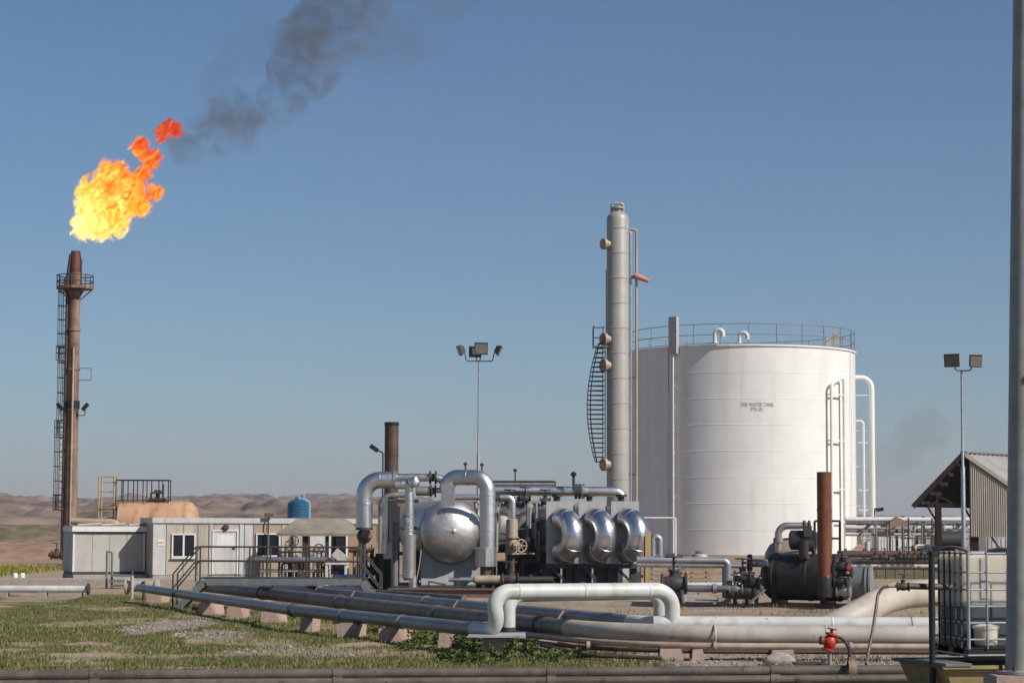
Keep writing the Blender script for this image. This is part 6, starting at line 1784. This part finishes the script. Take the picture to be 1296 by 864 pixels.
# ================================================================== gabled shed on the right
def build_gable():
    D = 72
    t = thing('gabled_shed', V(P(1228, 726, D).x, D * K, 0), 'open gabled shed with corrugated beige wall and dark roof timbers at far right', 'shed')
    A = P(1219, 574, D); Lp = P(1155, 641, D)
    y = D * K
    A = V(A.x, y, A.z); Lp = V(Lp.x, y, Lp.z)
    k = V(.66, .75, 0) * 11.0
    half = A.x - Lp.x
    Rp = V(A.x + half * 1.05, y + .0, Lp.z)
    Rq = V(P(1273, 611, D).x, y, P(1273, 611, D).z)
    sl = (Rq - A) / (Rq.x - A.x); Rp = A + sl * half * 1.4
    def sheet(a, b, name, m, n, th=.05):
        # corrugated: narrow strips running from ridge a to eave b, stepped along k
        d = (b - a); nn = d.cross(k).normalized()
        if nn.z < 0: nn = -nn
        for i in range(n):
            f0, f1 = i / n, (i + 1) / n
            p0, p1 = a + k * f0, a + k * f1
            q0, q1 = b + k * f0, b + k * f1
            mb = MB()
            mid0, mid1 = p0.lerp(p1, .5) + nn * .06, q0.lerp(q1, .5) + nn * .06
            mb.prism([p0, p1, mid0], q0 - p0)
            mb.build(name, m, t, smooth=False)
            # underside
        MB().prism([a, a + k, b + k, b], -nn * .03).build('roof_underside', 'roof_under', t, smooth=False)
    sheet(A, Rp, 'roof_sheet', 'roof_sheet', 26)
    sheet(A, Lp, 'roof_sheet', 'roof_sheet', 26)
    MB().bar(A + V(0, 0, .08), A + k + V(0, 0, .08), .30, .06).build('ridge_cap', 'roof_sheet', t)
    # verge boards
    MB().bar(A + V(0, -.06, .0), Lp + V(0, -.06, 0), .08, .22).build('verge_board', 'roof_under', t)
    MB().bar(A + V(0, -.06, .0), Rp + V(0, -.06, 0), .08, .16).build('verge_board', 'wall_sheet', t)
    # purlins and truss under the left slope
    kd = k.normalized()
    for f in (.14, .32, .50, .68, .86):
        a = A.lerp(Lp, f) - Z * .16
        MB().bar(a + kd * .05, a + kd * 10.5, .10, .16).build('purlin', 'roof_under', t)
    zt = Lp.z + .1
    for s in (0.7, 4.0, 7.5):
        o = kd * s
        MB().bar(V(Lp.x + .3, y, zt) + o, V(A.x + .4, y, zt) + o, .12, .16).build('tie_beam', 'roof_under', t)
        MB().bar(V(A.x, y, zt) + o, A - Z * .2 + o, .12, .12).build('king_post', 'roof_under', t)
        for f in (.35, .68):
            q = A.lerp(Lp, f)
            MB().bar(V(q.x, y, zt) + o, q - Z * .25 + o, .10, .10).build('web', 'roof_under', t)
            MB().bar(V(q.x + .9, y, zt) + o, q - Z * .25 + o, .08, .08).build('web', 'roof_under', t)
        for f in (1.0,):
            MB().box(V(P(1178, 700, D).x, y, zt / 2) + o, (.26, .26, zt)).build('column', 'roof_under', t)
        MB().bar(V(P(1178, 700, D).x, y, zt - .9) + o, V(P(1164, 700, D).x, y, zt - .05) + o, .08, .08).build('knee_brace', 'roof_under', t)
    # corrugated gable wall on the right half, board by board
    x0, x1 = P(1228, 650, D).x, A.x + half * 1.38
    zb = P(1250, 679, D).z
    n = 30
    for i in range(n):
        xa, xb = x0 + (x1 - x0) * i / n, x0 + (x1 - x0) * (i + 1) / n
        za, zb2 = (A + sl * (xa - A.x)).z - .10, (A + sl * (xb - A.x)).z - .10
        xm = (xa + xb) / 2
        MB().prism([V(xa, y + .02, zb), V(xm, y - .02, zb), V(xb, y + .02, zb)], Z * (min(za, zb2) - zb)).build('wall_sheet', 'wall_sheet', t, smooth=False)
    MB().box(V((x0 + x1) / 2, y + .06, (zb + 1.6) / 2 + .9), (x1 - x0, .06, .10)).build('wall_rail', 'roof_under', t)
    MB().prism([V(x0, y + .03, zb), V(x0, y + .03, (A + sl * (x0 - A.x)).z - .12)] + [V(x1, y + .03, max(zb + .3, (A + sl * (x1 - A.x)).z - .12)), V(x1, y + .03, zb)], V(0, .03, 0)).build('wall_backing', 'wall_sheet', t, smooth=False)
    # side wall under the right eave
    for px in (1235, 1290):
        MB().box(V(P(px, 690, D).x, y + .3, zt / 2), (.35, .25, zt)).build('column', 'roof_under', t)
    MB().bar(V(P(1256, 680, D).x, y + .2, zb), V(P(1275, 700, D).x, y + .2, zb - 1), .08, .08).build('brace', 'dark_steel', t)
build_gable()

# ================================================================== far right background: racks, cabinets, fence
def build_back_right():
    def X(px, D): return P(px, 690, D).x
    # two white cabinets
    D = 105
    for k, (a, b, m, lab) in enumerate(((1111, 1126, 'white', 'narrow white site container behind the big valve wheel'), (1128, 1154, 'white', 'wider white ribbed site container left of the shed post'), (1248, 1300, 'panel_white', 'white site container seen under the corrugated wall'), (1156, 1183, 'panel_beige', 'cream site container behind thin railing posts'))):
        y = D * K + (0 if k < 2 else 6)
        x0, x1 = X(a, y / K), X(b, y / K)
        z1, z0 = P(a, 678 if k != 1 else 679, y / K).z, .1
        t = thing('site_container', V((x0 + x1) / 2, y, 0), lab, 'container')
        MB().box(V((x0 + x1) / 2, y + 1.2, (z0 + z1) / 2), (x1 - x0, 2.4, z1 - z0)).build('body', m, t)
        n = max(4, int((x1 - x0) / .3))
        for i in range(n):
            MB().box(V(x0 + (x1 - x0) * (i + .5) / n, y - .02, (z0 + z1) / 2), (.10, .04, z1 - z0 - .2)).build('rib', m, t)
        MB().box(V((x0 + x1) / 2, y + 1.2, z1 + .04), (x1 - x0 + .1, 2.5, .08)).build('roof', 'white', t)
    # elevated pipe rack
    D = 98; y = D * K
    t = thing('elevated_pipe_rack', V(X(1150, D), y, 0), 'elevated rack of long white and grey pipes running behind the tank to the shed', 'pipe rack')
    for py, r, m in ((657, .16, 'white'), (662, .10, 'blue_grey_pipe'), (667.5, .15, 'pipe_white'), (671.5, .10, 'dull_cladding'), (676, .10, 'cream')):
        a, b = P(1070, py, D + (py % 3)), P(1300, py + .3, D + (py % 3))
        MB().tube([a, b], r, 10).build('pipe', m, t)
    for px in (1108, 1143, 1169, 1194, 1224, 1262):
        for dy in (0, 2.2):
            MB().box(V(X(px, D), y + dy, P(px, 653, D).z / 2), (.16, .16, P(px, 653, D).z)).build('post', 'dark_steel' if px % 2 else 'grey_plate', t)
        MB().bar(V(X(px, D), y - .4, P(px, 663, D).z), V(X(px, D), y + 3.2, P(px, 663, D).z), .14, .14).build('cross_arm', 'grey_steel', t)
    MB().bar(V(X(1143, D), y - .3, .2), V(X(1153, D), y - .3, P(1153, 664, D).z), .18, .12).build('brace', 'grey_plate', t)
    MB().bar(V(X(1151, D), y - .3, .2), V(X(1158, D), y - .3, P(1158, 664, D).z), .12, .10).build('brace', 'grey_plate', t)
    tp = thing('tarpaulin', V(X(1128, D), y - 1, P(1128, 664, D).z), 'tan tarpaulin hump on the elevated rack', 'tarpaulin')
    z0 = P(1128, 667, D).z
    zz = [V(X(1117, D), y - 1.2, z0), V(X(1121, D), y - 1.2, z0 + .25), V(X(1132, D), y - 1.2, z0 + .62), V(X(1138, D), y - 1.2, z0 + .5), V(X(1146, D), y - 1.2, z0 + .1), V(X(1146, D), y - 1.2, z0)]
    MB().prism(zz[::-1], V(0, 2.2, 0)).build('cover', 'tarp', tp, smooth=False)
    # low pipe bank and pump units
    D = 72; y = D * K
    t = thing('low_pipe_bank', V(X(1140, D), y, 0), 'bank of low rusty and mauve pipes with one white line right of the heater', 'pipe bank')
    for py, r, m in ((701, .17, 'old_rust'), (706, .12, 'blue_grey_pipe'), (710, .12, 'dark_steel'), (716, .10, 'pipe_white'), (712.5, .08, 'brown_pipe')):
        MB().tube([P(1060, py, D), P(1235, py, D)], r, 10).build('pipe', m, t)
    for px in (1080, 1126, 1146, 1170, 1200):
        MB().box(V(X(px, D), y + .25, P(px, 700, D).z / 2), (.2, .2, P(px, 700, D).z)).build('post', 'old_rust', t)
    for k, px in enumerate((1108, 1120, 1139, 1150, 1158, 1166, 1175)):
        valve(t, P(px, 705, D - .4), (1, 0, 0), .10, ['dark_steel', 'old_rust', 'black'][k % 3], True, .14)
    # low olive wall / bund
    D = 68
    w = thing('bund_wall', V(X(1140, D), D * K, 0), 'low olive stained bund wall under the pipe bank', 'wall')
    x0, x1 = X(1096, D), X(1240, D)
    n = 12
    for i in range(n):
        MB().box(V(x0 + (x1 - x0) * (i + .5) / n, D * K, .22), ((x1 - x0) / n - .03, .2, .44)).build('concrete_panel', 'olive', w)
    MB().box(V((x0 + x1) / 2, D * K, .465), (x1 - x0, .26, .05)).build('coping', 'dark_steel', w)
    # big valve with round handwheel in front of the fill pipe
    D = 84
    v = thing('large_valve', V(X(1096, D), D * K, 0), 'large valve with upright round handwheel at foot of the white fill pipe', 'valve')
    handwheel(v, P(1096, 681, D), (.25, -1, 0), M_(7, D), 'grey_plate')
    MB().tube([P(1098, 685, D), P(1098, 700, D)], M_(3.5, D), 12).build('bonnet', 'pipe_white', v)
    MB().tube([P(1068, 699, D), P(1107, 699, D)], M_(3.2, D), 14).build('pipe', 'tan_pipe', v)
    for px in (1070, 1094, 1104):
        MB().lathe([(M_(5.5, D), -.06), (M_(5.5, D), .06)], P(px, 699, D), (1, 0, 0), 16).build('flange', 'old_rust', v)
    q = P(1098, 705, D)
    MB().box(V(q.x, q.y, q.z / 2), (.4, .4, q.z)).build('stand', 'concrete', v)
    # dark small lamp near the tank
    l = thing('area_lamp', P(1112, 643, 100), 'small black flood lamp standing right of the white fill pipe', 'lamp')
    b = P(1107, 643, 100)
    MB().tube([V(b.x, b.y, 0), b], .05, 8).build('pole', 'galvanised', l)
    MB().tube([b, P(1109, 644, 100)], .05, 8).build('arm', 'dark_steel', l)
    MB().box(P(1113.5, 644.5, 100), (.45, .3, .22), m=Matrix.Rotation(R(-8), 3, 'Y')).build('lamp_head', 'black', l)
    # thin railing fence in front of the containers
    D = 92; y = D * K
    f = thing('railing_fence', V(X(1160, D), y, 0), 'thin dark railing fence in front of the far containers', 'fence')
    pxs = [1109, 1123, 1126, 1143, 1150, 1167, 1180, 1186, 1194, 1207, 1220]
    for px in pxs:
        zt = P(px, 655 + (px % 5) * 3, D).z
        MB().tube([V(X(px, D), y, 0), V(X(px, D), y, zt)], .05, 8).build('post', ['dark_steel', 'grey_steel'][px % 2], f)
    for py in (672, 681, 692):
        MB().tube([V(X(1140, D), y, P(1150, py, D).z), V(X(1225, D), y, P(1150, py, D).z)], .035, 8).build('rail', 'dark_steel', f)
    # pump set with pale frames
    D = 78; y = D * K
    p = thing('pump_set', V(X(1170, D), y, 0), 'olive pump set with pale guard frames right of the far containers', 'pump')
    for px in (1164, 1172, 1179):
        x = X(px, D); z = P(px, 690, D).z
        MB().tube([V(x - .22, y, .3), V(x - .22, y, z), V(x + .22, y, z), V(x + .22, y, .3)], .06, 8, bend=.12).build('guard', 'white', p)
    MB().lathe([(.2, 0), (.42, .05), (.42, 1.3), (.2, 1.35)], V(X(1156, D), y + .5, .9), (1, 0, 0), 20).build('motor', 'olive', p)
    MB().lathe([(.2, 0), (.4, .05), (.4, 1.0), (.2, 1.05)], V(X(1184, D), y + .5, .9), (1, 0, 0), 20).build('pump_casing', 'black', p)
    MB().box(V(X(1170, D), y + .4, .22), (2.6, 1.0, .44)).build('plinth', 'concrete', p)
    t = thing('grey_tank', V(X(1207, D), y + 3, 0), 'small dark grey horizontal tank above the tote seen under the shed eave', 'tank')
    MB().lathe([(.3, -.05), (.42, 0), (.42, 1.3), (.3, 1.35)], V(X(1199, D), y + 3, P(1200, 684, D).z), (1, 0, 0), 24).build('shell', 'dark_steel', t)
    for px in (1202, 1213):
        MB().box(V(X(px, D), y + 3, P(1200, 690, D).z / 2), (.15, .5, P(1200, 690, D).z)).build('leg', 'dark_steel', t)
build_back_right()

# ================================================================== foreground right: tote, tray, pole, plinth
def build_tote():
    D = 17.6
    c = P(1226, 836, D); fc = Face(V(c.x, c.y, 0), R(11))
    zb = c.z + .03
    zt = P(1226, 698, D).z
    Wd, dp = 1.15, 1.0
    H = zt - zb
    # spill tray first
    tz = P(1215, 842, D).z
    tr = thing('spill_tray', fc.at(Wd / 2, 0), 'yellow spill tray with a rusty grey rim under the caged tote', 'spill tray')
    gz_ = .35
    x0, x1, y0, y1 = -.38, Wd + .25, -.28, dp + .15
    def at(u, v, z): return fc.at(u, z, -v)
    for (a, b, c_, d_) in (((x0 + .16, y0 + .10), (x1 - .16, y0 + .10), (x0, y0), (x1, y0)), ((x0 + .16, y1 - .1), (x0 + .16, y0 + .1), (x0, y1), (x0, y0)), ((x1 - .16, y0 + .1), (x1 - .16, y1 - .1), (x1, y0), (x1, y1)), ((x1 - .16, y1 - .1), (x0 + .16, y1 - .1), (x1, y1), (x0, y1))):
        q = [at(*a, gz_), at(*b, gz_), at(*d_, tz), at(*c_, tz)]
        n = (q[1] - q[0]).cross(q[3] - q[0]).normalized()
        MB().prism(q, -n * .025).build('tray_side', 'tray_yellow', tr)
    MB().box(at((x0 + x1) / 2, (y0 + y1) / 2, gz_ + .03), (x1 - x0 - .34, y1 - y0 - .22, .05), rz=fc.rz).build('tray_floor', 'tray_yellow', tr)
    for (u, v, su, sv) in (((x0 + x1) / 2, y0 - .02, x1 - x0 + .1, .07), ((x0 + x1) / 2, y1 + .02, x1 - x0 + .1, .07), (x0 - .02, (y0 + y1) / 2, .07, y1 - y0), (x1 + .02, (y0 + y1) / 2, .07, y1 - y0)):
        MB().box(at(u, v, tz + .005), (su, sv, .035), rz=fc.rz).build('rim', 'tray_yellow' if su > 1 else 'old_rust', tr)
    MB().box(at(x0 + .12, .1, tz + .034), (.30, .9, .03), rz=fc.rz).build('plank', 'grey_steel', tr)
    for v in (.05, .5, .95):
        MB().box(at(Wd / 2, v, (tz + gz_) / 2 + .03), (Wd, .09, tz - gz_ - .06), rz=fc.rz).build('bearer', 'old_rust', tr)
    t = thing('caged_tote', fc.at(Wd / 2, 0, -.5), 'caged white plastic liquid tote half full of dark liquid beside the big pole', 'tote')
    liq = P(1226, 766, D).z
    pal = zb + .12
    def body(z0, z1, name, m, ins=.035, fr=.30):
        mb = MB()
        r = .09
        pts = []
        for (cx_, cy_, a0) in ((Wd - ins - r, fr + r, -90), (Wd - ins - r, dp - ins - r, 0), (ins + r, dp - ins - r, 90), (ins + r, fr + r, 180)):
            for k in range(5):
                a = R(a0 + 90 * k / 4)
                pts.append(at(cx_ + r * math.cos(a), cy_ + r * math.sin(a), z0))
        mb.prism(pts, Z * (z1 - z0))
        return mb.build(name, m, t)
    bo = body(pal, liq, 'bottle', 'ibc_liquid'); bo['label'] = 'lower half dark with liquid'
    body(liq, zt - .04, 'bottle', 'ibc_plastic')
    # moulded ribs on the bottle front
    for u in (.33, .66):
        MB().box(at(u, .295, (liq + zt) / 2), (.10, .02, zt - liq - .14), rz=fc.rz).build('moulded_rib', 'ibc_plastic', t)
    MB().lathe([(.12, 0), (.12, .05), (.10, .06)], at(Wd / 2, dp / 2, zt - .045), n=20).build('filler_cap', 'rubber', t)
    # pallet
    for v in (.07, dp / 2, dp - .07):
        MB().box(at(Wd / 2, v, zb + .05), (Wd, .12, .10), rz=fc.rz).build('pallet_bearer', 'black', t)
    MB().box(at(Wd / 2, dp / 2, zb + .108), (Wd, dp, .016), rz=fc.rz).build('pallet_deck', 'black', t)
    # cage
    r = .011
    def hoop(z, m='galvanised'):
        MB().tube([at(0, 0, z), at(Wd, 0, z), at(Wd, dp, z), at(0, dp, z)], r, 8, closed=True).build('cage_bar', m, t)
    for py in (700, 724, 746, 767, 788, 809, 829):
        hoop(P(1226, py, D).z)
    for u in (.0, .22, .47, .72, .97, Wd):
        MB().tube([at(u, -.012, zb + .1), at(u, -.012, zt)], r * (1.8 if u == 0 else 1.0), 8).build('cage_upright', 'galvanised', t)
        MB().tube([at(u, dp + .012, zb + .1), at(u, dp + .012, zt)], r, 8).build('cage_upright', 'galvanised', t)
    for v in (.16, .32, .48, .64, .80, .95):
        MB().box(at(-.014, v, (zb + zt) / 2 + .05), (.018, .022, zt - zb - .1), rz=fc.rz).build('cage_slat', 'dark_steel', t)
        MB().tube([at(Wd + .012, v, zb + .1), at(Wd + .012, v, zt)], r, 8).build('cage_upright', 'galvanised', t)
    # valve tub at the bottom front
    w = thing('white_tub', at(.27, .15, tz), 'round whitish tub standing inside the cage at the tote foot', 'tub')
    cz = P(1228, 833, D - .2)
    cc = V(at(.27, .15, 0).x, at(.27, .15, 0).y, zb + .125)
    MB().lathe([(.105, 0), (.125, .02), (.135, .19), (.145, .19), (.145, .22), (.12, .23)], cc, n=28).build('tub', 'ibc_plastic', w)
    MB().lathe([(.11, 0), (.06, .012)], cc + Z * .23, n=24).build('lid', 'white', w)
    # black hoses over the top
    for a, b, m_, lab in (((1183, 697), (1229, 700), (1205, 685), 'black hose arching over left part of the tote top'), ((1249, 699), (1290, 700), (1268, 689), 'black hose arching over the tote top next to the pole')):
        hh = thing('hose', P(*a, D + .3), lab, 'hose')
        p0, p1, pm = P(*a, D + .3), P(*b, D + .3), P(*m_, D + .3)
        pts = [p0.lerp(pm, s).lerp(pm.lerp(p1, s), s) for s in [k / 12 for k in range(13)]]
        pts = [p0 - Z * .05] + pts + [p1 - Z * .05]
        MB().tube(pts, .02, 10).build('hose_line', 'rubber', hh)
    # big lamp column
    D2 = 16.2
    g = P(1291.5, 852, D2)
    pl = thing('lamp_column', V(g.x, g.y, .3), 'large grey steel column cut off by the right edge of the view', 'pole')
    top = V(g.x + .17, g.y, 8.4)
    MB().tube([V(g.x, g.y, g.z), V(g.x, g.y, g.z).lerp(top, .5), top], [.150, .135, .12], 32).build('shaft', 'pole_grey', pl)
    MB().lathe([(.24, 0), (.24, .03), (.152, .04)], V(g.x, g.y, g.z), n=28).build('base_plate', 'pole_grey', pl)
    for k in range(6):
        a = k * math.pi / 3
        MB().lathe([(.02, 0), (.02, .07)], V(g.x + .2 * math.cos(a), g.y + .2 * math.sin(a), g.z + .02), n=8).build('bolt', 'old_rust', pl)
    hcl = g.lerp(top, .74)
    MB().box(V(P(1296, 480, D2).x, g.y - .14, P(1296, 480, D2).z), (.05, .03, .07)).build('clip', 'rubber', pl)
    f = thing('column_footing', V(g.x, g.y, .2), 'pinkish concrete footing block under the large grey column', 'footing')
    MB().box(V(g.x + .05, g.y + .0, g.z / 2 + .05), (.72, .62, g.z - .11)).build('block', 'pink_concrete', f)
build_tote()

# red hydrant valve with black hose, dark rock box under it
def build_red_valve():
    D = 21.9
    p = lambda x, y, dd=0: P(x, y, D + dd)
    t = thing('red_valve', p(1048, 826), 'small red valve with black hose loop in front of the cream pipelines', 'valve')
    c = p(1050, 812)
    MB().lathe([(.04, -.13), (.09, -.12), (.09, -.10), (.055, -.09), (.085, -.05), (.10, 0), (.085, .05), (.055, .09), (.09, .10), (.09, .12), (.04, .13)], c, (.25, 0, .97), 20).build('body', 'red', t)
    MB().lathe([(.035, 0), (.05, .1), (.06, .11), (.06, .14)], c, (-1, -.2, .2), 14).build('outlet', 'chimney_rust', t)
    MB().lathe([(.03, 0), (.045, .08), (.05, .12)], c, (1, -.2, .3), 14).build('outlet', 'red', t)
    MB().lathe([(.02, .1), (.02, .17), (.07, .175), (.07, .19)], c, (.2, 0, 1), 14).build('bonnet', 'chimney_rust', t)
    MB().tube([c - Z * .1, V(c.x, c.y, .12)], .03, 10).build('riser', 'galvanised', t)
    MB().lathe([(.05, 0), (.05, .04)], V(c.x, c.y, .14), n=12).build('base', 'old_rust', t)
    h = thing('hose', p(1072, 830), 'thick black hose curving from the red valve to the front pipe', 'hose')
    pts = [p(1056, 806), p(1066, 806), p(1074, 818), p(1076, 833, -.2), p(1077, 843, -.5), p(1078, 850, -.7)]
    MB().tube(pts, .022, 12, bend=.12).build('hose_line', 'rubber', h)
    k = thing('hose_clamp', p(1078, 852, -.75), 'rusty clamp saddle on the front brown pipe under the black hose', 'clamp')
    q = P(1078, 846.5, 21.15)
    MB().lathe([(.10, -.05), (.125, -.05), (.125, .05), (.10, .05)], q, (1, 0, .02), 20, caps=False).build('clamp', 'flare_rust', k)
    MB().box(q + Z * .13, (.08, .08, .06)).build('boss', 'flare_rust', k)
    b = thing('black_box', p(1027, 838), 'dark open steel box on the ground left of the red valve', 'box')
    g = p(1027, 829)
    MB().box(V(g.x, g.y, .22), (.40, .34, .34)).build('body', 'black', b)
    MB().box(V(g.x - .02, g.y, .40), (.44, .38, .03)).build('lid', 'old_rust', b)
    s = thing('stone', G(986, 840), 'grey boulder lying between the front pipe and thin tan pipe', 'stone')
    import bmesh
    bm = bmesh.new(); bmesh.ops.create_icosphere(bm, subdivisions=3, radius=.16)
    for v in bm.verts:
        nn = fbm(np.array([v.co.x * 9 + 3]), np.array([v.co.y * 9 + v.co.z * 7]), 91)[0]
        v.co *= .75 + .5 * nn; v.co.x *= 1.7; v.co.z *= .8
    m = bpy.data.meshes.new('stone'); bm.to_mesh(m); bm.free(); m.materials.append(MATS['stone'])
    o = bpy.data.objects.new('boulder', m); COL.objects.link(o); o.parent = s
    o.location = V(0, 0, .06)
    for k, (x, y, ang, ln) in enumerate(((1033, 843, .6, .45), (1045, 846, -.7, .38))):
        st = thing('angle_strut', G(x, y), ['dark strut leaning right on the front pipe', 'dark strut leaning left on the front pipe'][k], 'strut')
        q = P(x, y, 21.3)
        MB().bar(q - V(math.sin(ang) * ln / 2, 0, math.cos(ang) * ln / 4), q + V(math.sin(ang) * ln / 2, 0, math.cos(ang) * ln / 4), .04, .03).build('bar', 'dark_steel', st)
build_red_valve()

# ================================================================== weeds by the pipes
def weed(px, py, w, h, n, lab, seed):
    g = G(px, py)
    r = np.random.default_rng(seed)
    m_ = 0.0155
    t = thing('weed_clump', g, lab, 'weed', 'leafy weeds growing under the pipelines')
    vs, fs, tn = [], [], []
    W_, H_ = w * m_, h * m_
    nst = 14
    for s_ in range(nst):
        a = r.random() * 6.28; rr = W_ / 2 * r.random() ** .6
        bx, by = rr * math.cos(a), rr * .8 * math.sin(a)
        hh_ = H_ * (.5 + .5 * r.random()) * (1 - .4 * rr / (W_ / 2))
        tx_, ty_ = bx + (r.random() - .5) * .2, by + (r.random() - .5) * .2
        for k in range(n // nst):
            f = r.random() ** .8
            c = np.array([bx + (tx_ - bx) * f, by + (ty_ - by) * f, hh_ * f]) + (r.random(3) - .5) * np.array([.10, .10, .05])
            d = r.normal(size=3); d[2] = abs(d[2]) * .6; d /= np.linalg.norm(d)
            u = np.cross(d, r.normal(size=3)); u /= np.linalg.norm(u) + 1e-6
            L = .035 + .045 * r.random(); wd = L * .32
            o_ = len(vs)
            vs += [c, c + d * L * .5 + u * wd, c + d * L, c + d * L * .5 - u * wd]
            fs.append((o_, o_ + 1, o_ + 2, o_ + 3))
            tn += [np.clip(.5 + (r.random() - .5) * .9, 0, 1)] * 4
    vs = np.array(vs)
    o = np_mesh('foliage', vs, np.array(fs), MATS['weed_leaf'], False, {'tone': np.array(tn)})
    o.parent = t
for i, a in enumerate([(590, 822, 40, 30, 560, 'round dark weed just left of the loop pier'), (655, 832, 60, 26, 800, 'wide green weed right of the loop pier below pipes'), (700, 836, 40, 18, 420, 'low weed at middle of the front under rusty slim pipe'), (540, 815, 46, 24, 560, 'dark weed between the last two pink blocks'), (520, 822, 30, 14, 300, 'small weed in grass below the chipped block'), (610, 838, 60, 16, 600, 'low spreading weed under the loop pier at front pipes'), (735, 834, 36, 15, 320, 'sparse weed where the slim rusty pipe ends'), (575, 835, 40, 14, 380, 'flat weed left of the spreading one near front pipe'), (250, 776, 18, 16, 160, 'weed at the left foot of the walkway'), (425, 790, 22, 10, 160, 'weed by the widest pink block'), (470, 800, 26, 12, 200, 'weed left of the chipped block'), (360, 786, 20, 10, 150, 'weed by squat pink block')]):
    weed(*a, seed=100 + i)

# ------------------------------------------------------------------ haze
hz = MB().box((0, 1900, 61), (12400, 8200, 130))
# bottom 4 m under the ground, sides beyond it, top above the hills and smoke
HM = bpy.data.materials.new('haze'); HM.use_nodes = True
ht = HM.node_tree; ht.nodes.clear()
ho = _n(ht, 'ShaderNodeOutputMaterial'); hv = _n(ht, 'ShaderNodeVolumePrincipled')
hv.inputs['Color'].default_value = (0.76, 0.74, 0.84, 1); hv.inputs['Density'].default_value = 0.00016; hv.inputs['Anisotropy'].default_value = 0.2
ht.links.new(hv.outputs[0], ho.inputs['Volume'])
HM.cycles.homogeneous_volume = True
tag(hz.build('haze', HM, None, smooth=False), kind='stuff')
